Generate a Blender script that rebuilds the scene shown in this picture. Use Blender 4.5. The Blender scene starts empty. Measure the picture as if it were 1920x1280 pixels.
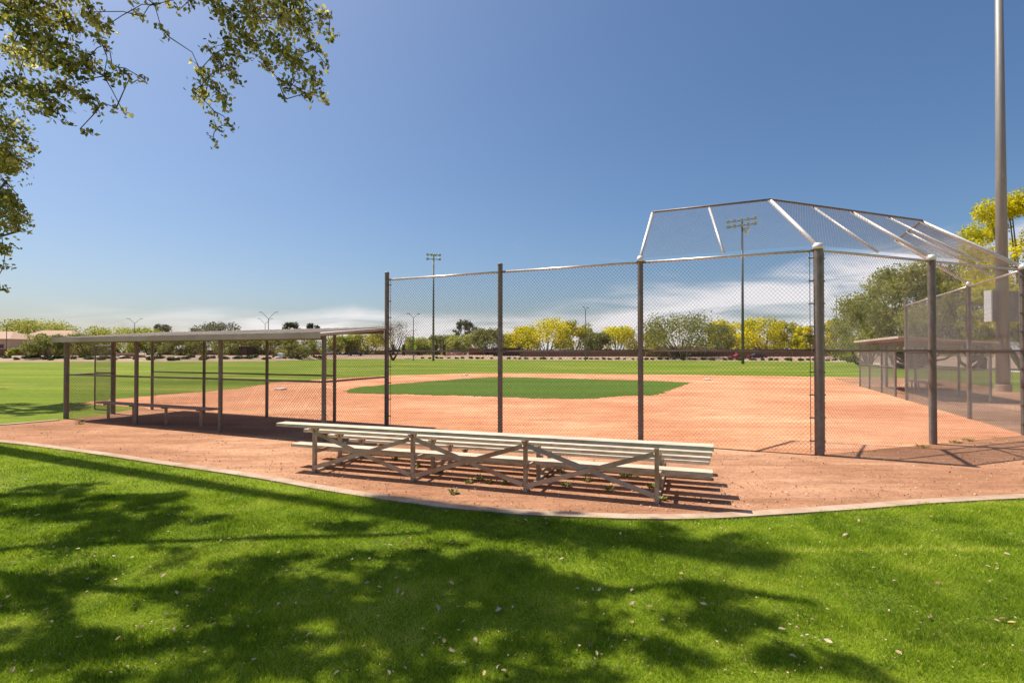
import bpy, math, random
import numpy as np
from mathutils import Vector, Matrix

rng = np.random.default_rng(7)
random.seed(7)
SC = bpy.context.scene
COL = SC.collection

# ------------------------------------------------------------------ camera geometry
EYE, FPX, HOR = 1.78, 980.0, 662.0
SHX, SHY = 0.514, -0.246            # ground shift of a shadow per metre of height

def gp(px, py):                      # photo pixel on flat ground -> world x, y
    Y = EYE * FPX / (py - HOR)
    return ((px - 960.0) / FPX * Y, Y)

def pt(px, py, Y):                   # photo pixel at depth Y -> world point
    return Vector(((px - 960.0) / FPX * Y, Y, EYE + (HOR - py) / FPX * Y))

# ------------------------------------------------------------------ mesh builder
class MB:
    def __init__(s):
        s.v, s.f = [], []
    def add(s, vs, fs):
        b = len(s.v)
        s.v.extend([tuple(p) for p in vs])
        s.f.extend([tuple(i + b for i in f) for f in fs])
    def box(s, c, size, rz=0.0):
        x, y, z = size[0] / 2, size[1] / 2, size[2] / 2
        ca, sa = math.cos(rz), math.sin(rz)
        vs = []
        for dz in (-z, z):
            for dx, dy in ((-x, -y), (x, -y), (x, y), (-x, y)):
                vs.append((c[0] + dx * ca - dy * sa, c[1] + dx * sa + dy * ca, c[2] + dz))
        s.add(vs, [(0, 3, 2, 1), (4, 5, 6, 7), (0, 1, 5, 4), (1, 2, 6, 5), (2, 3, 7, 6), (3, 0, 4, 7)])
    def beam(s, p0, p1, w, h, up=(0, 0, 1)):
        p0, p1 = Vector(p0), Vector(p1)
        d = (p1 - p0).normalized()
        sd = d.cross(Vector(up))
        if sd.length < 1e-4:
            sd = Vector((1, 0, 0))
        sd.normalize()
        u = sd.cross(d).normalized()
        vs = []
        for p in (p0, p1):
            for a, b in ((-1, -1), (1, -1), (1, 1), (-1, 1)):
                vs.append(p + sd * (a * w / 2) + u * (b * h / 2))
        s.add(vs, [(0, 1, 2, 3), (7, 6, 5, 4), (0, 4, 5, 1), (1, 5, 6, 2), (2, 6, 7, 3), (3, 7, 4, 0)])
    def path(s, pts, rad, n=8, cap=True):
        pts = [Vector(p) for p in pts]
        if not hasattr(rad, '__len__'):
            rad = [rad] * len(pts)
        vs, fs = [], []
        prev = None
        for i, p in enumerate(pts):
            if i == 0: d = pts[1] - p
            elif i == len(pts) - 1: d = p - pts[i - 1]
            else: d = pts[i + 1] - pts[i - 1]
            d = d.normalized() if d.length > 1e-9 else Vector((0, 0, 1))
            if prev is None:
                a = d.orthogonal().normalized()
            else:
                a = (prev - d * prev.dot(d))
                a = a.normalized() if a.length > 1e-6 else d.orthogonal().normalized()
            prev = a
            b = d.cross(a)
            for k in range(n):
                t = 2 * math.pi * k / n
                vs.append(p + (a * math.cos(t) + b * math.sin(t)) * rad[i])
        for i in range(len(pts) - 1):
            for k in range(n):
                k2 = (k + 1) % n
                fs.append((i * n + k, i * n + k2, (i + 1) * n + k2, (i + 1) * n + k))
        if cap:
            fs.append(tuple(reversed(range(n))))
            fs.append(tuple((len(pts) - 1) * n + k for k in range(n)))
        s.add(vs, fs)
    def tube(s, p0, p1, r0, r1=None, n=8):
        s.path([p0, p1], [r0, r0 if r1 is None else r1], n)
    def lathe(s, c, prof, n=12, axis=None):
        # prof: (r, z) list; axis optional direction of local z
        R = Vector((0, 0, 1)).rotation_difference(Vector(axis)).to_matrix() if axis is not None else Matrix.Identity(3)
        vs, fs = [], []
        for r, z in prof:
            for k in range(n):
                t = 2 * math.pi * k / n
                vs.append(Vector(c) + R @ Vector((r * math.cos(t), r * math.sin(t), z)))
        for i in range(len(prof) - 1):
            for k in range(n):
                k2 = (k + 1) % n
                fs.append((i * n + k, i * n + k2, (i + 1) * n + k2, (i + 1) * n + k))
        fs.append(tuple(reversed(range(n))))
        fs.append(tuple((len(prof) - 1) * n + k for k in range(n)))
        s.add(vs, fs)
    def poly(s, pts, z):
        from mathutils.geometry import tessellate_polygon
        vs = [Vector((p[0], p[1], z)) for p in pts]
        fs = []
        for tri in tessellate_polygon([vs]):
            a, b, c = (vs[i] for i in tri)
            fs.append(tuple(tri) if (b - a).cross(c - a).z > 0 else tuple(reversed(tri)))
        s.add(vs, fs)
    def extr(s, pts, z0, z1):
        n = len(pts)
        vs = [(p[0], p[1], z0) for p in pts] + [(p[0], p[1], z1) for p in pts]
        s.add(vs, [tuple(reversed(range(n))), tuple(range(n, 2 * n))] + [(i, (i + 1) % n, n + (i + 1) % n, n + i) for i in range(n)])
    def build(s, name, m, parent=None, smooth=False, bevel=0.0, seg=1):
        off = Vector((0, 0, 0))
        q = parent
        while q is not None:
            off += q.location
            q = q.parent
        me = bpy.data.meshes.new(name)
        me.from_pydata([(a - off.x, b - off.y, c - off.z) for a, b, c in s.v], [], s.f)
        me.materials.append(m)
        if smooth:
            me.polygons.foreach_set('use_smooth', [True] * len(me.polygons))
        me.update()
        o = bpy.data.objects.new(name, me)
        COL.objects.link(o)
        if parent is not None:
            o.parent = parent
        if bevel > 0:
            b = o.modifiers.new('bevel', 'BEVEL')
            b.width = bevel; b.segments = seg; b.limit_method = 'ANGLE'
        return o

def quads_object(name, V, m, parent=None, tone=None, nv=4):
    """V: (N, nv, 3) array of separate faces."""
    V = np.asarray(V, dtype=np.float32)
    N = V.shape[0]
    off = Vector((0, 0, 0)); q = parent
    while q is not None:
        off += q.location; q = q.parent
    V = V - np.array(off, dtype=np.float32)
    me = bpy.data.meshes.new(name)
    me.vertices.add(N * nv); me.loops.add(N * nv); me.polygons.add(N)
    me.vertices.foreach_set('co', V.reshape(-1))
    me.loops.foreach_set('vertex_index', np.arange(N * nv, dtype=np.int32))
    me.polygons.foreach_set('loop_start', np.arange(0, N * nv, nv, dtype=np.int32))
    try:
        me.polygons.foreach_set('loop_total', np.full(N, nv, dtype=np.int32))
    except Exception:
        pass
    if tone is not None:
        a = me.attributes.new('tone', 'FLOAT', 'FACE')
        a.data.foreach_set('value', np.asarray(tone, dtype=np.float32))
    me.materials.append(m)
    me.update(calc_edges=True)
    o = bpy.data.objects.new(name, me)
    COL.objects.link(o)
    if parent is not None:
        o.parent = parent
    return o

def tag(o, label, cat, group=None):
    o['label'] = label; o['category'] = cat
    if group: o['group'] = group
    return o

def thing(name, label, cat, loc=(0, 0, 0), group=None):
    o = bpy.data.objects.new(name, None)
    o.empty_display_size = 0.2
    COL.objects.link(o)
    o.location = loc
    return tag(o, label, cat, group)

def struct(o, kind='structure'):
    o['kind'] = kind
    return o

# ------------------------------------------------------------------ materials
def new_mat(name):
    m = bpy.data.materials.new(name); m.use_nodes = True
    nt = m.node_tree
    b = nt.nodes['Principled BSDF']
    return m, nt, b

def lnk(nt, a, b): nt.links.new(a, b)

def coords(nt, scale=(1, 1, 1)):
    tc = nt.nodes.new('ShaderNodeTexCoord')
    mp = nt.nodes.new('ShaderNodeMapping')
    mp.inputs['Scale'].default_value = scale
    lnk(nt, tc.outputs['Object'], mp.inputs['Vector'])
    return mp.outputs['Vector']

def noise(nt, vec, scale, detail=4, rough=0.55):
    n = nt.nodes.new('ShaderNodeTexNoise')
    n.inputs['Scale'].default_value = scale
    n.inputs['Detail'].default_value = detail
    n.inputs['Roughness'].default_value = rough
    lnk(nt, vec, n.inputs['Vector'])
    return n.outputs['Fac']

def ramp(nt, fac, stops):
    r = nt.nodes.new('ShaderNodeValToRGB')
    e = r.color_ramp.elements
    while len(e) < len(stops): e.new(0.5)
    for el, (p, c) in zip(e, stops):
        el.position = p
        el.color = (c[0], c[1], c[2], 1)
    lnk(nt, fac, r.inputs['Fac'])
    return r.outputs['Color']

def mix(nt, fac, a, b, mode='MIX'):
    m = nt.nodes.new('ShaderNodeMix'); m.data_type = 'RGBA'; m.blend_type = mode
    if isinstance(fac, (int, float)): m.inputs[0].default_value = fac
    else: lnk(nt, fac, m.inputs[0])
    for k, c in ((6, a), (7, b)):
        if isinstance(c, (tuple, list)): m.inputs[k].default_value = (c[0], c[1], c[2], 1)
        else: lnk(nt, c, m.inputs[k])
    return m.outputs[2]

def bump(nt, h, b, strength=0.3, dist=0.02):
    n = nt.nodes.new('ShaderNodeBump')
    n.inputs['Strength'].default_value = strength
    n.inputs['Distance'].default_value = dist
    lnk(nt, h, n.inputs['Height'])
    lnk(nt, n.outputs['Normal'], b.inputs['Normal'])

def surf(name, c1, c2, scale=6, rough=0.8, metal=0.0, bs=0.2, bd=0.01, c3=None, scale3=0.6, spec=0.3, stretch=(1, 1, 1)):
    m, nt, b = new_mat(name)
    v = coords(nt, stretch)
    f = noise(nt, v, scale, 6, 0.6)
    c = ramp(nt, f, [(0.35, c1), (0.68, c2)])
    if c3 is not None:
        f3 = noise(nt, v, scale3, 5, 0.6)
        w = ramp(nt, f3, [(0.48, (0, 0, 0)), (0.66, (1, 1, 1))])
        c = mix(nt, w, c, c3)
    lnk(nt, c, b.inputs['Base Color'])
    b.inputs['Roughness'].default_value = rough
    b.inputs['Metallic'].default_value = metal
    b.inputs['Specular IOR Level'].default_value = spec
    if bs: bump(nt, noise(nt, v, scale * 4, 5, 0.65), b, bs, bd)
    return m

def foliage_mat(name, cols, trans=0.35):
    """cols: list of colours picked per leaf by the 'tone' attribute."""
    m, nt, b = new_mat(name)
    at = nt.nodes.new('ShaderNodeAttribute'); at.attribute_name = 'tone'
    n = len(cols)
    c = ramp(nt, at.outputs['Fac'], [((i + 0.5) / n, cols[i]) for i in range(n)])
    lnk(nt, c, b.inputs['Base Color'])
    b.inputs['Roughness'].default_value = 0.6
    b.inputs['Specular IOR Level'].default_value = 0.25
    tr = nt.nodes.new('ShaderNodeBsdfTranslucent')
    lnk(nt, c, tr.inputs['Color'])
    mx = nt.nodes.new('ShaderNodeMixShader'); mx.inputs['Fac'].default_value = trans
    lnk(nt, b.outputs['BSDF'], mx.inputs[1]); lnk(nt, tr.outputs['BSDF'], mx.inputs[2])
    lnk(nt, mx.outputs['Shader'], nt.nodes['Material Output'].inputs['Surface'])
    return m

M = {}
# ground materials
def lawn_mat(name, base, alt, dry):
    m, nt, b = new_mat(name)
    v = coords(nt)
    c = ramp(nt, noise(nt, v, 0.35, 6, 0.6), [(0.35, base), (0.65, alt)])
    d = ramp(nt, noise(nt, v, 1.7, 5, 0.7), [(0.55, (0, 0, 0)), (0.8, (1, 1, 1))])
    c = mix(nt, d, c, dry)
    fine = ramp(nt, noise(nt, v, 45, 4, 0.7), [(0.3, (0.55, 0.55, 0.55)), (0.7, (1.25, 1.25, 1.25))])
    c = mix(nt, 1.0, c, fine, 'MULTIPLY')
    lnk(nt, c, b.inputs['Base Color'])
    b.inputs['Roughness'].default_value = 0.9
    b.inputs['Specular IOR Level'].default_value = 0.1
    bump(nt, noise(nt, v, 60, 4, 0.7), b, 0.6, 0.03)
    return m

def field_mat(name, base, alt, dry, stripe=True):
    m, nt, b = new_mat(name)
    v = coords(nt)
    # long mowing bands with ragged edges
    v2 = coords(nt, (0.02, 0.16, 1))
    s = ramp(nt, noise(nt, v2, 1.6, 4, 0.6), [(0.38, base), (0.62, alt)])
    d = ramp(nt, noise(nt, coords(nt, (0.35, 1, 1)), 0.22, 6, 0.72), [(0.50, (0, 0, 0)), (0.72, (0.75, 0.75, 0.75))])
    c = mix(nt, d, s, dry)
    g = ramp(nt, noise(nt, v, 3.5, 6, 0.75), [(0.3, (0.7, 0.7, 0.7)), (0.7, (1.2, 1.2, 1.2))])
    c = mix(nt, 1.0, c, g, 'MULTIPLY')
    lnk(nt, c, b.inputs['Base Color'])
    b.inputs['Roughness'].default_value = 0.95
    b.inputs['Specular IOR Level'].default_value = 0.08
    bump(nt, noise(nt, v, 14, 6, 0.7), b, 0.7, 0.05)
    return m

def dirt_mat(name, c1, c2, c3, big=0.35, fine=22):
    m, nt, b = new_mat(name)
    v = coords(nt)
    c = ramp(nt, noise(nt, v, big, 7, 0.62), [(0.3, c1), (0.5, c2), (0.68, c3)])
    g = ramp(nt, noise(nt, v, fine, 6, 0.75), [(0.28, (0.72, 0.7, 0.68)), (0.6, (1.08, 1.08, 1.08))])
    c = mix(nt, 1.0, c, g, 'MULTIPLY')
    g2 = ramp(nt, noise(nt, coords(nt, (1, 2.2, 1)), 2.2, 6, 0.7), [(0.35, (0.86, 0.84, 0.82)), (0.6, (1.05, 1.05, 1.05))])
    c = mix(nt, 1.0, c, g2, 'MULTIPLY')
    g3 = ramp(nt, noise(nt, coords(nt, (0.22, 1.5, 1)), 1.3, 6, 0.65), [(0.36, (0.80, 0.77, 0.75)), (0.62, (1.06, 1.06, 1.06))])
    c = mix(nt, 1.0, c, g3, 'MULTIPLY')
    g4 = ramp(nt, noise(nt, coords(nt, (0.12, 5.0, 1)), 1.6, 5, 0.6), [(0.35, (0.90, 0.89, 0.88)), (0.6, (1.03, 1.03, 1.03))])
    c = mix(nt, 1.0, c, g4, 'MULTIPLY')
    g5 = ramp(nt, noise(nt, v, 4.5, 3, 0.5), [(0.30, (0.80, 0.78, 0.76)), (0.40, (1, 1, 1))])
    c = mix(nt, 1.0, c, g5, 'MULTIPLY')
    lnk(nt, c, b.inputs['Base Color'])
    b.inputs['Roughness'].default_value = 0.95
    b.inputs['Specular IOR Level'].default_value = 0.1
    bump(nt, noise(nt, v, fine * 1.5, 6, 0.75), b, 0.55, 0.025)
    return m

M['desert'] = dirt_mat('desert_soil', (0.36, 0.26, 0.19), (0.42, 0.31, 0.23), (0.48, 0.36, 0.27), 0.08, 6)
M['gravel'] = dirt_mat('gravel', (0.30, 0.21, 0.155), (0.37, 0.27, 0.205), (0.44, 0.335, 0.26), 0.25, 5)
M['infield'] = dirt_mat('infield_clay', (0.50, 0.205, 0.105), (0.64, 0.305, 0.17), (0.76, 0.42, 0.255), 0.22, 16)
M['path'] = dirt_mat('compacted_dirt', (0.30, 0.148, 0.085), (0.42, 0.225, 0.135), (0.58, 0.345, 0.22), 0.33, 20)
M['field'] = field_mat('outfield_turf', (0.095, 0.15, 0.012), (0.17, 0.222, 0.020), (0.40, 0.34, 0.10))
M['infgrass'] = field_mat('infield_turf', (0.068, 0.118, 0.015), (0.090, 0.148, 0.018), (0.12, 0.15, 0.03))
M['lawn'] = lawn_mat('lawn_thatch', (0.13, 0.19, 0.012), (0.20, 0.27, 0.018), (0.32, 0.31, 0.07))
M['concrete'] = surf('concrete', (0.36, 0.26, 0.185), (0.48, 0.36, 0.27), 3, 0.9, 0, 0.3, 0.01, (0.30, 0.185, 0.12), 1.2)
M['walk'] = surf('pale_concrete', (0.58, 0.54, 0.48), (0.68, 0.64, 0.57), 2, 0.9, 0, 0.1)
M['asphalt'] = surf('asphalt', (0.22, 0.20, 0.19), (0.30, 0.27, 0.25), 3, 0.9, 0, 0.1)
# metals
M['galv'] = surf('galvanised_steel', (0.46, 0.45, 0.44), (0.66, 0.65, 0.63), 14, 0.38, 0.75, 0.05, 0.002, spec=0.5)
M['galv_dull'] = surf('weathered_steel', (0.15, 0.13, 0.115), (0.24, 0.21, 0.19), 9, 0.55, 0.35, 0.08, 0.002, (0.20, 0.15, 0.12), 2.0, spec=0.4)
M['wire'] = surf('fence_wire', (0.145, 0.135, 0.125), (0.195, 0.18, 0.17), 3, 0.55, 0.25, 0, spec=0.4)
M['alu'] = surf('aluminium_plank', (0.56, 0.475, 0.37), (0.72, 0.62, 0.49), 7, 0.5, 0.15, 0.08, 0.003, (0.44, 0.35, 0.26), 3.2, spec=0.5, stretch=(0.4, 3, 3))
M['frame'] = surf('bleacher_steel', (0.42, 0.33, 0.245), (0.54, 0.44, 0.335), 10, 0.5, 0.25, 0.08, 0.003, (0.36, 0.22, 0.13), 3.0, spec=0.4)
M['rust'] = surf('rusty_brace', (0.42, 0.28, 0.17), (0.52, 0.38, 0.25), 9, 0.6, 0.15, 0.1, 0.003, (0.36, 0.19, 0.09), 2.0)
M['greybrace'] = surf('grey_brace', (0.34, 0.31, 0.29), (0.43, 0.40, 0.37), 9, 0.45, 0.4, 0.06, 0.003)
M['roof_metal'] = surf('dugout_roof', (0.44, 0.385, 0.33), (0.52, 0.46, 0.40), 4, 0.55, 0.05, 0.05, 0.003, (0.37, 0.31, 0.26), 1.0)
M['sunlit_galv'] = surf('sunlit_galvanised', (0.68, 0.67, 0.66), (0.80, 0.79, 0.77), 10, 0.4, 0.3, 0.04, 0.002, spec=0.6)  # whiter than the other steel: sun reflection put into the colour
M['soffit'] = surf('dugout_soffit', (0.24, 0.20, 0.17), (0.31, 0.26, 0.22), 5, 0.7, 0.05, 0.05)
M['bench'] = surf('bench_plank', (0.34, 0.26, 0.20), (0.44, 0.35, 0.28), 7, 0.6, 0.1, 0.1, 0.003)
M['polegrey'] = surf('sports_pole', (0.24, 0.225, 0.21), (0.31, 0.29, 0.27), 1.5, 0.55, 0.3, 0.04, 0.003, (0.27, 0.25, 0.24), 0.4, stretch=(3, 3, 0.5))
M['poledark'] = surf('far_pole', (0.13, 0.14, 0.145), (0.18, 0.19, 0.195), 1.5, 0.55, 0.4, 0)
M['lampmetal'] = surf('lamp_reflector', (0.55, 0.56, 0.57), (0.68, 0.69, 0.70), 4, 0.35, 0.6, 0)
M['lens'] = surf('lamp_glass', (0.35, 0.38, 0.38), (0.45, 0.48, 0.48), 4, 0.15, 0.0, 0, spec=0.6)
M['boxgrey'] = surf('cabinet_grey', (0.24, 0.225, 0.21), (0.31, 0.29, 0.275), 3, 0.5, 0.25, 0.05)
M['boxedge'] = surf('cabinet_light', (0.70, 0.69, 0.67), (0.80, 0.79, 0.77), 3, 0.5, 0.05, 0.03)
M['base_white'] = surf('base_canvas', (0.70, 0.64, 0.56), (0.85, 0.80, 0.72), 6, 0.8, 0, 0.1)
M['bark'] = surf('bark', (0.10, 0.075, 0.055), (0.19, 0.15, 0.115), 7, 0.9, 0, 0.8, 0.03, stretch=(2, 2, 0.5))
M['bark_green'] = surf('palo_bark', (0.13, 0.13, 0.07), (0.20, 0.18, 0.11), 5, 0.85, 0, 0.3, 0.02)
M['stucco'] = surf('stucco', (0.50, 0.38, 0.27), (0.56, 0.43, 0.31), 2, 0.9, 0, 0.1)
M['tile'] = surf('clay_tile', (0.36, 0.235, 0.165), (0.45, 0.31, 0.225), 3, 0.85, 0, 0.3, 0.05, stretch=(1, 4, 1))
M['glass'] = surf('window_glass', (0.03, 0.035, 0.04), (0.06, 0.065, 0.07), 2, 0.1, 0, 0, spec=0.6)
M['trim'] = surf('house_trim', (0.35, 0.25, 0.18), (0.40, 0.30, 0.22), 2, 0.8, 0, 0)
M['brick'] = surf('red_brick_wall', (0.30, 0.10, 0.055), (0.40, 0.15, 0.085), 3, 0.9, 0, 0.3, 0.02)
M['brownwall'] = surf('brown_block_wall', (0.15, 0.085, 0.06), (0.22, 0.13, 0.09), 3, 0.9, 0, 0.3, 0.02)
M['tanwall'] = surf('tan_block_wall', (0.42, 0.30, 0.21), (0.50, 0.37, 0.27), 3, 0.9, 0, 0.3, 0.02)
M['darkpillar'] = surf('dark_pillar', (0.045, 0.03, 0.025), (0.075, 0.05, 0.04), 4, 0.9, 0, 0.2, 0.02)
M['cap'] = surf('stone_cap', (0.55, 0.45, 0.36), (0.62, 0.52, 0.43), 3, 0.9, 0, 0.1)
M['rock'] = surf('boulder_stone', (0.50, 0.40, 0.31), (0.64, 0.54, 0.44), 3, 0.9, 0, 0.6, 0.05)
M['navy'] = surf('navy_paint', (0.012, 0.015, 0.04), (0.016, 0.02, 0.05), 2, 0.25, 0.2, 0, spec=0.6)
M['redpaint'] = surf('red_paint', (0.35, 0.012, 0.015), (0.42, 0.016, 0.02), 2, 0.25, 0.1, 0, spec=0.6)
M['darkpaint'] = surf('maroon_paint', (0.06, 0.02, 0.022), (0.08, 0.028, 0.03), 2, 0.25, 0.1, 0, spec=0.6)
M['whitepaint'] = surf('white_paint', (0.72, 0.72, 0.72), (0.80, 0.80, 0.80), 2, 0.3, 0, 0, spec=0.6)
M['tyre'] = surf('tyre_rubber', (0.015, 0.015, 0.015), (0.03, 0.03, 0.03), 6, 0.85, 0, 0)
M['signlime'] = surf('lime_sign', (0.62, 0.80, 0.03), (0.66, 0.84, 0.04), 2, 0.5, 0, 0)
M['bin'] = surf('dark_bin', (0.035, 0.035, 0.04), (0.06, 0.06, 0.065), 5, 0.7, 0.1, 0.1)
M['twig'] = surf('pale_twig', (0.30, 0.22, 0.13), (0.40, 0.30, 0.19), 30, 0.8, 0, 0)
# foliage
M['nearleaf'] = foliage_mat('near_leaves', [(0.09, 0.115, 0.025), (0.17, 0.19, 0.04), (0.30, 0.30, 0.06), (0.48, 0.45, 0.10), (0.72, 0.66, 0.28)], 0.58)
M['blade'] = foliage_mat('grass_blades', [(0.10, 0.175, 0.011), (0.19, 0.29, 0.0135), (0.30, 0.42, 0.02), (0.47, 0.55, 0.042), (0.70, 0.66, 0.16)], 0.5)
M['f_yellow'] = foliage_mat('yellow_blossom', [(0.26, 0.27, 0.025), (0.52, 0.50, 0.025), (0.76, 0.66, 0.015), (0.86, 0.75, 0.03)], 0.5)
M['f_yolive'] = foliage_mat('yellow_olive_leaves', [(0.20, 0.21, 0.04), (0.34, 0.33, 0.04), (0.52, 0.47, 0.03), (0.68, 0.57, 0.03)], 0.45)
M['f_lime'] = foliage_mat('lime_leaves', [(0.22, 0.26, 0.05), (0.32, 0.35, 0.06), (0.42, 0.43, 0.08), (0.48, 0.46, 0.09)], 0.45)
M['f_olive'] = foliage_mat('olive_leaves', [(0.15, 0.165, 0.045), (0.22, 0.235, 0.06), (0.29, 0.29, 0.08), (0.37, 0.34, 0.10)], 0.45)
M['f_willow'] = foliage_mat('willow_leaves', [(0.17, 0.185, 0.04), (0.26, 0.27, 0.055), (0.36, 0.35, 0.08), (0.47, 0.43, 0.11)], 0.5)
M['f_dark'] = foliage_mat('dark_leaves', [(0.06, 0.08, 0.035), (0.09, 0.11, 0.045), (0.13, 0.145, 0.065)], 0.3)
M['f_bare'] = foliage_mat('bare_twigs', [(0.15, 0.115, 0.07), (0.21, 0.165, 0.10), (0.26, 0.21, 0.12)], 0.25)
M['f_grey'] = foliage_mat('grey_leaves', [(0.13, 0.14, 0.08), (0.19, 0.19, 0.11), (0.25, 0.24, 0.15)], 0.35)
M['f_shrub'] = foliage_mat('shrub_leaves', [(0.05, 0.085, 0.02), (0.08, 0.12, 0.025), (0.11, 0.15, 0.035)], 0.2)
M['f_pink'] = foliage_mat('pink_flowers', [(0.16, 0.12, 0.06), (0.42, 0.18, 0.16), (0.50, 0.25, 0.22)], 0.2)
M['litter'] = foliage_mat('dry_leaves', [(0.28, 0.17, 0.10), (0.48, 0.34, 0.23), (0.60, 0.48, 0.36), (0.58, 0.42, 0.16)], 0.2)
M['clod'] = surf('clod', (0.30, 0.15, 0.10), (0.56, 0.40, 0.29), 20, 0.95, 0, 0)
M['weed'] = foliage_mat('weed_leaves', [(0.10, 0.14, 0.03), (0.20, 0.23, 0.06), (0.34, 0.34, 0.12)], 0.3)
M['drygrass'] = foliage_mat('dry_tuft', [(0.30, 0.24, 0.06), (0.42, 0.34, 0.10), (0.34, 0.30, 0.07)], 0.3)

# ------------------------------------------------------------------ field frame
HOME = Vector((5.5, 17.36))
A66 = math.radians(66); A156 = math.radians(156); A111 = math.radians(111)
D66 = Vector((math.cos(A66), math.sin(A66))); D156 = Vector((math.cos(A156), math.sin(A156)))
PW = 3.07                                            # post spacing
P4 = Vector((5.36, 9.13))
DL = Vector((math.cos(math.radians(156.3)), math.sin(math.radians(156.3))))      # left wing, outward
DC = Vector((math.cos(math.radians(21)), math.sin(math.radians(21))))            # centre panel
DR = Vector((math.cos(math.radians(65.7)), math.sin(math.radians(65.7))))        # right wing, outward
P3 = P4 + DL * PW; P2 = P4 + DL * 2 * PW; P1 = P4 + DL * 3 * PW
P5 = P4 + DC * PW; P6 = P4 + DC * 2 * PW
Q1 = P6 + DR * PW; Q2 = P6 + DR * 2 * PW; Q3 = P6 + DR * 3 * PW
TOPZ, MIDZ = 3.62, 1.83

# ------------------------------------------------------------------ ground sheets
def smooth_line(pts, n=8):
    out = []
    P = [Vector(p) for p in pts]
    for i in range(len(P) - 1):
        p0 = P[max(i - 1, 0)]; p1 = P[i]; p2 = P[i + 1]; p3 = P[min(i + 2, len(P) - 1)]
        for k in range(n):
            t = k / n
            out.append(0.5 * ((2 * p1) + (p2 - p0) * t + (2 * p0 - 5 * p1 + 4 * p2 - p3) * t * t + (3 * p1 - p0 - 3 * p2 + p3) * t ** 3))
    out.append(P[-1])
    return out

def ragged(pts, step=0.25, amp=0.05, closed=True):
    out = []
    n = len(pts)
    for i in range(n if closed else n - 1):
        a = Vector(pts[i]); b = Vector(pts[(i + 1) % n])
        L = (b - a).length
        k = max(1, int(L / step))
        nr = Vector((-(b - a).y, (b - a).x)).normalized()
        for j in range(k):
            out.append(a + (b - a) * (j / k) + nr * random.gauss(0, amp))
    if not closed:
        out.append(Vector(pts[-1]))
    return out

g = MB()
S = 1500
g.add([(-S, -200, 0), (S, -200, 0), (S, 2600, 0), (-S, 2600, 0)], [(0, 1, 2, 3)])
struct(g.build('ground', M['desert']))

# far edge of the turf, then the landscaped verge that rises behind it
EDGE_PX = [(-700, 684), (-300, 681), (0, 678.5), (130, 678.3), (300, 678), (480, 677), (545, 675.8), (600, 674), (660, 672.8), (760, 673), (900, 674), (1100, 675.2), (1300, 676.3), (1500, 677.5), (1640, 679)]
EDGE = [gp(*p) for p in EDGE_PX]
EDGE += [(90, 96), (120, 80)]
def edge_depth(px):
    if px <= EDGE_PX[0][0]: return EDGE[0][1]
    for (a, b), e0, e1 in zip(zip(EDGE_PX[:-1], EDGE_PX[1:]), EDGE[:-1], EDGE[1:]):
        if a[0] <= px <= b[0]:
            t = (px - a[0]) / (b[0] - a[0])
            return e0[1] + (e1[1] - e0[1]) * t
    return EDGE[14][1]
RISE = 1.15
def verge_z(px, Y):
    d = Y - edge_depth(px)
    return 0.0 if d <= 0 else RISE * min(1.0, d / 20.0)

vb = MB()
sm = smooth_line(EDGE, 6)
rows = [(0, -0.01), (1.2, 0.10), (6, 0.42), (13, 0.85), (20, RISE), (60, RISE + 0.02), (700, RISE + 0.6)]
n = len(sm)
for off, z in rows:
    for p in sm:
        r = Vector(p).normalized()
        q = Vector(p) + r * off
        vb.v.append((q.x, q.y, z))
for i in range(len(rows) - 1):
    for k in range(n - 1):
        vb.f.append((i * n + k, i * n + k + 1, (i + 1) * n + k + 1, (i + 1) * n + k))
struct(vb.build('gravel_verge', M['gravel'], smooth=True))

# outfield turf: everything up to that edge
dug_left_curb = [(-60, 12.3), (-19.0, 12.35), (-14.6, 12.45), (-12.75, 12.85), (-12.0, 13.85), (-11.75, 14.6)]
turf = [gp(-700, 684)] + [tuple(p) for p in sm][1:]
turf_poly = [(-95, 20), (-60, 12.35)] + dug_left_curb[1:] + [(-11.7, 16.0), (-8, 18), (0, 20), (10, 26), (22.6, 22.9), (26, 16), (60, 14), (120, 60)] + list(reversed(turf))
t = MB(); t.poly(turf_poly, 0.004)
struct(t.build('outfield_grass', M['field']))

# skinned infield and warning-track dirt
inf_px = [(140, 757), (275, 742.5), (350, 737), (412, 732), (440, 729), (475, 723.5), (515, 717.5), (577, 713.5), (640, 709), (740, 704), (865, 700.2), (940, 699.6), (1060, 700.5), (1200, 701.8), (1330, 703.4), (1460, 705), (1602, 707.5)]
inf_far = [gp(*p) for p in inf_px]
right_far = [(27.5, 37.5), (28.6, 35.2), (26.2, 29.5), (24.2, 26.2), (22.9, 24.0)]
inf_poly = ragged(inf_far + right_far, 0.3, 0.05, closed=False)
# near limit: along the fence lines, joined by the path sheet
fence_near = [Q3 + DR * 9.3, Q3, Q2, Q1, P6, P5, P4, P3, P2, P1, P1 + DL * 9.2]
poly = [Vector(p) for p in inf_poly[:len(inf_poly)]]
i_poly = ragged(inf_far, 0.3, 0.13, closed=False) + [Vector((27.2, 38.0)), Vector((22.5, 36.6))] + [Vector(p) for p in fence_near] + [Vector((-12.1, 17.2))]
t = MB(); t.poly(i_poly, 0.010)
struct(t.build('infield_dirt', M['infield']))

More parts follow.
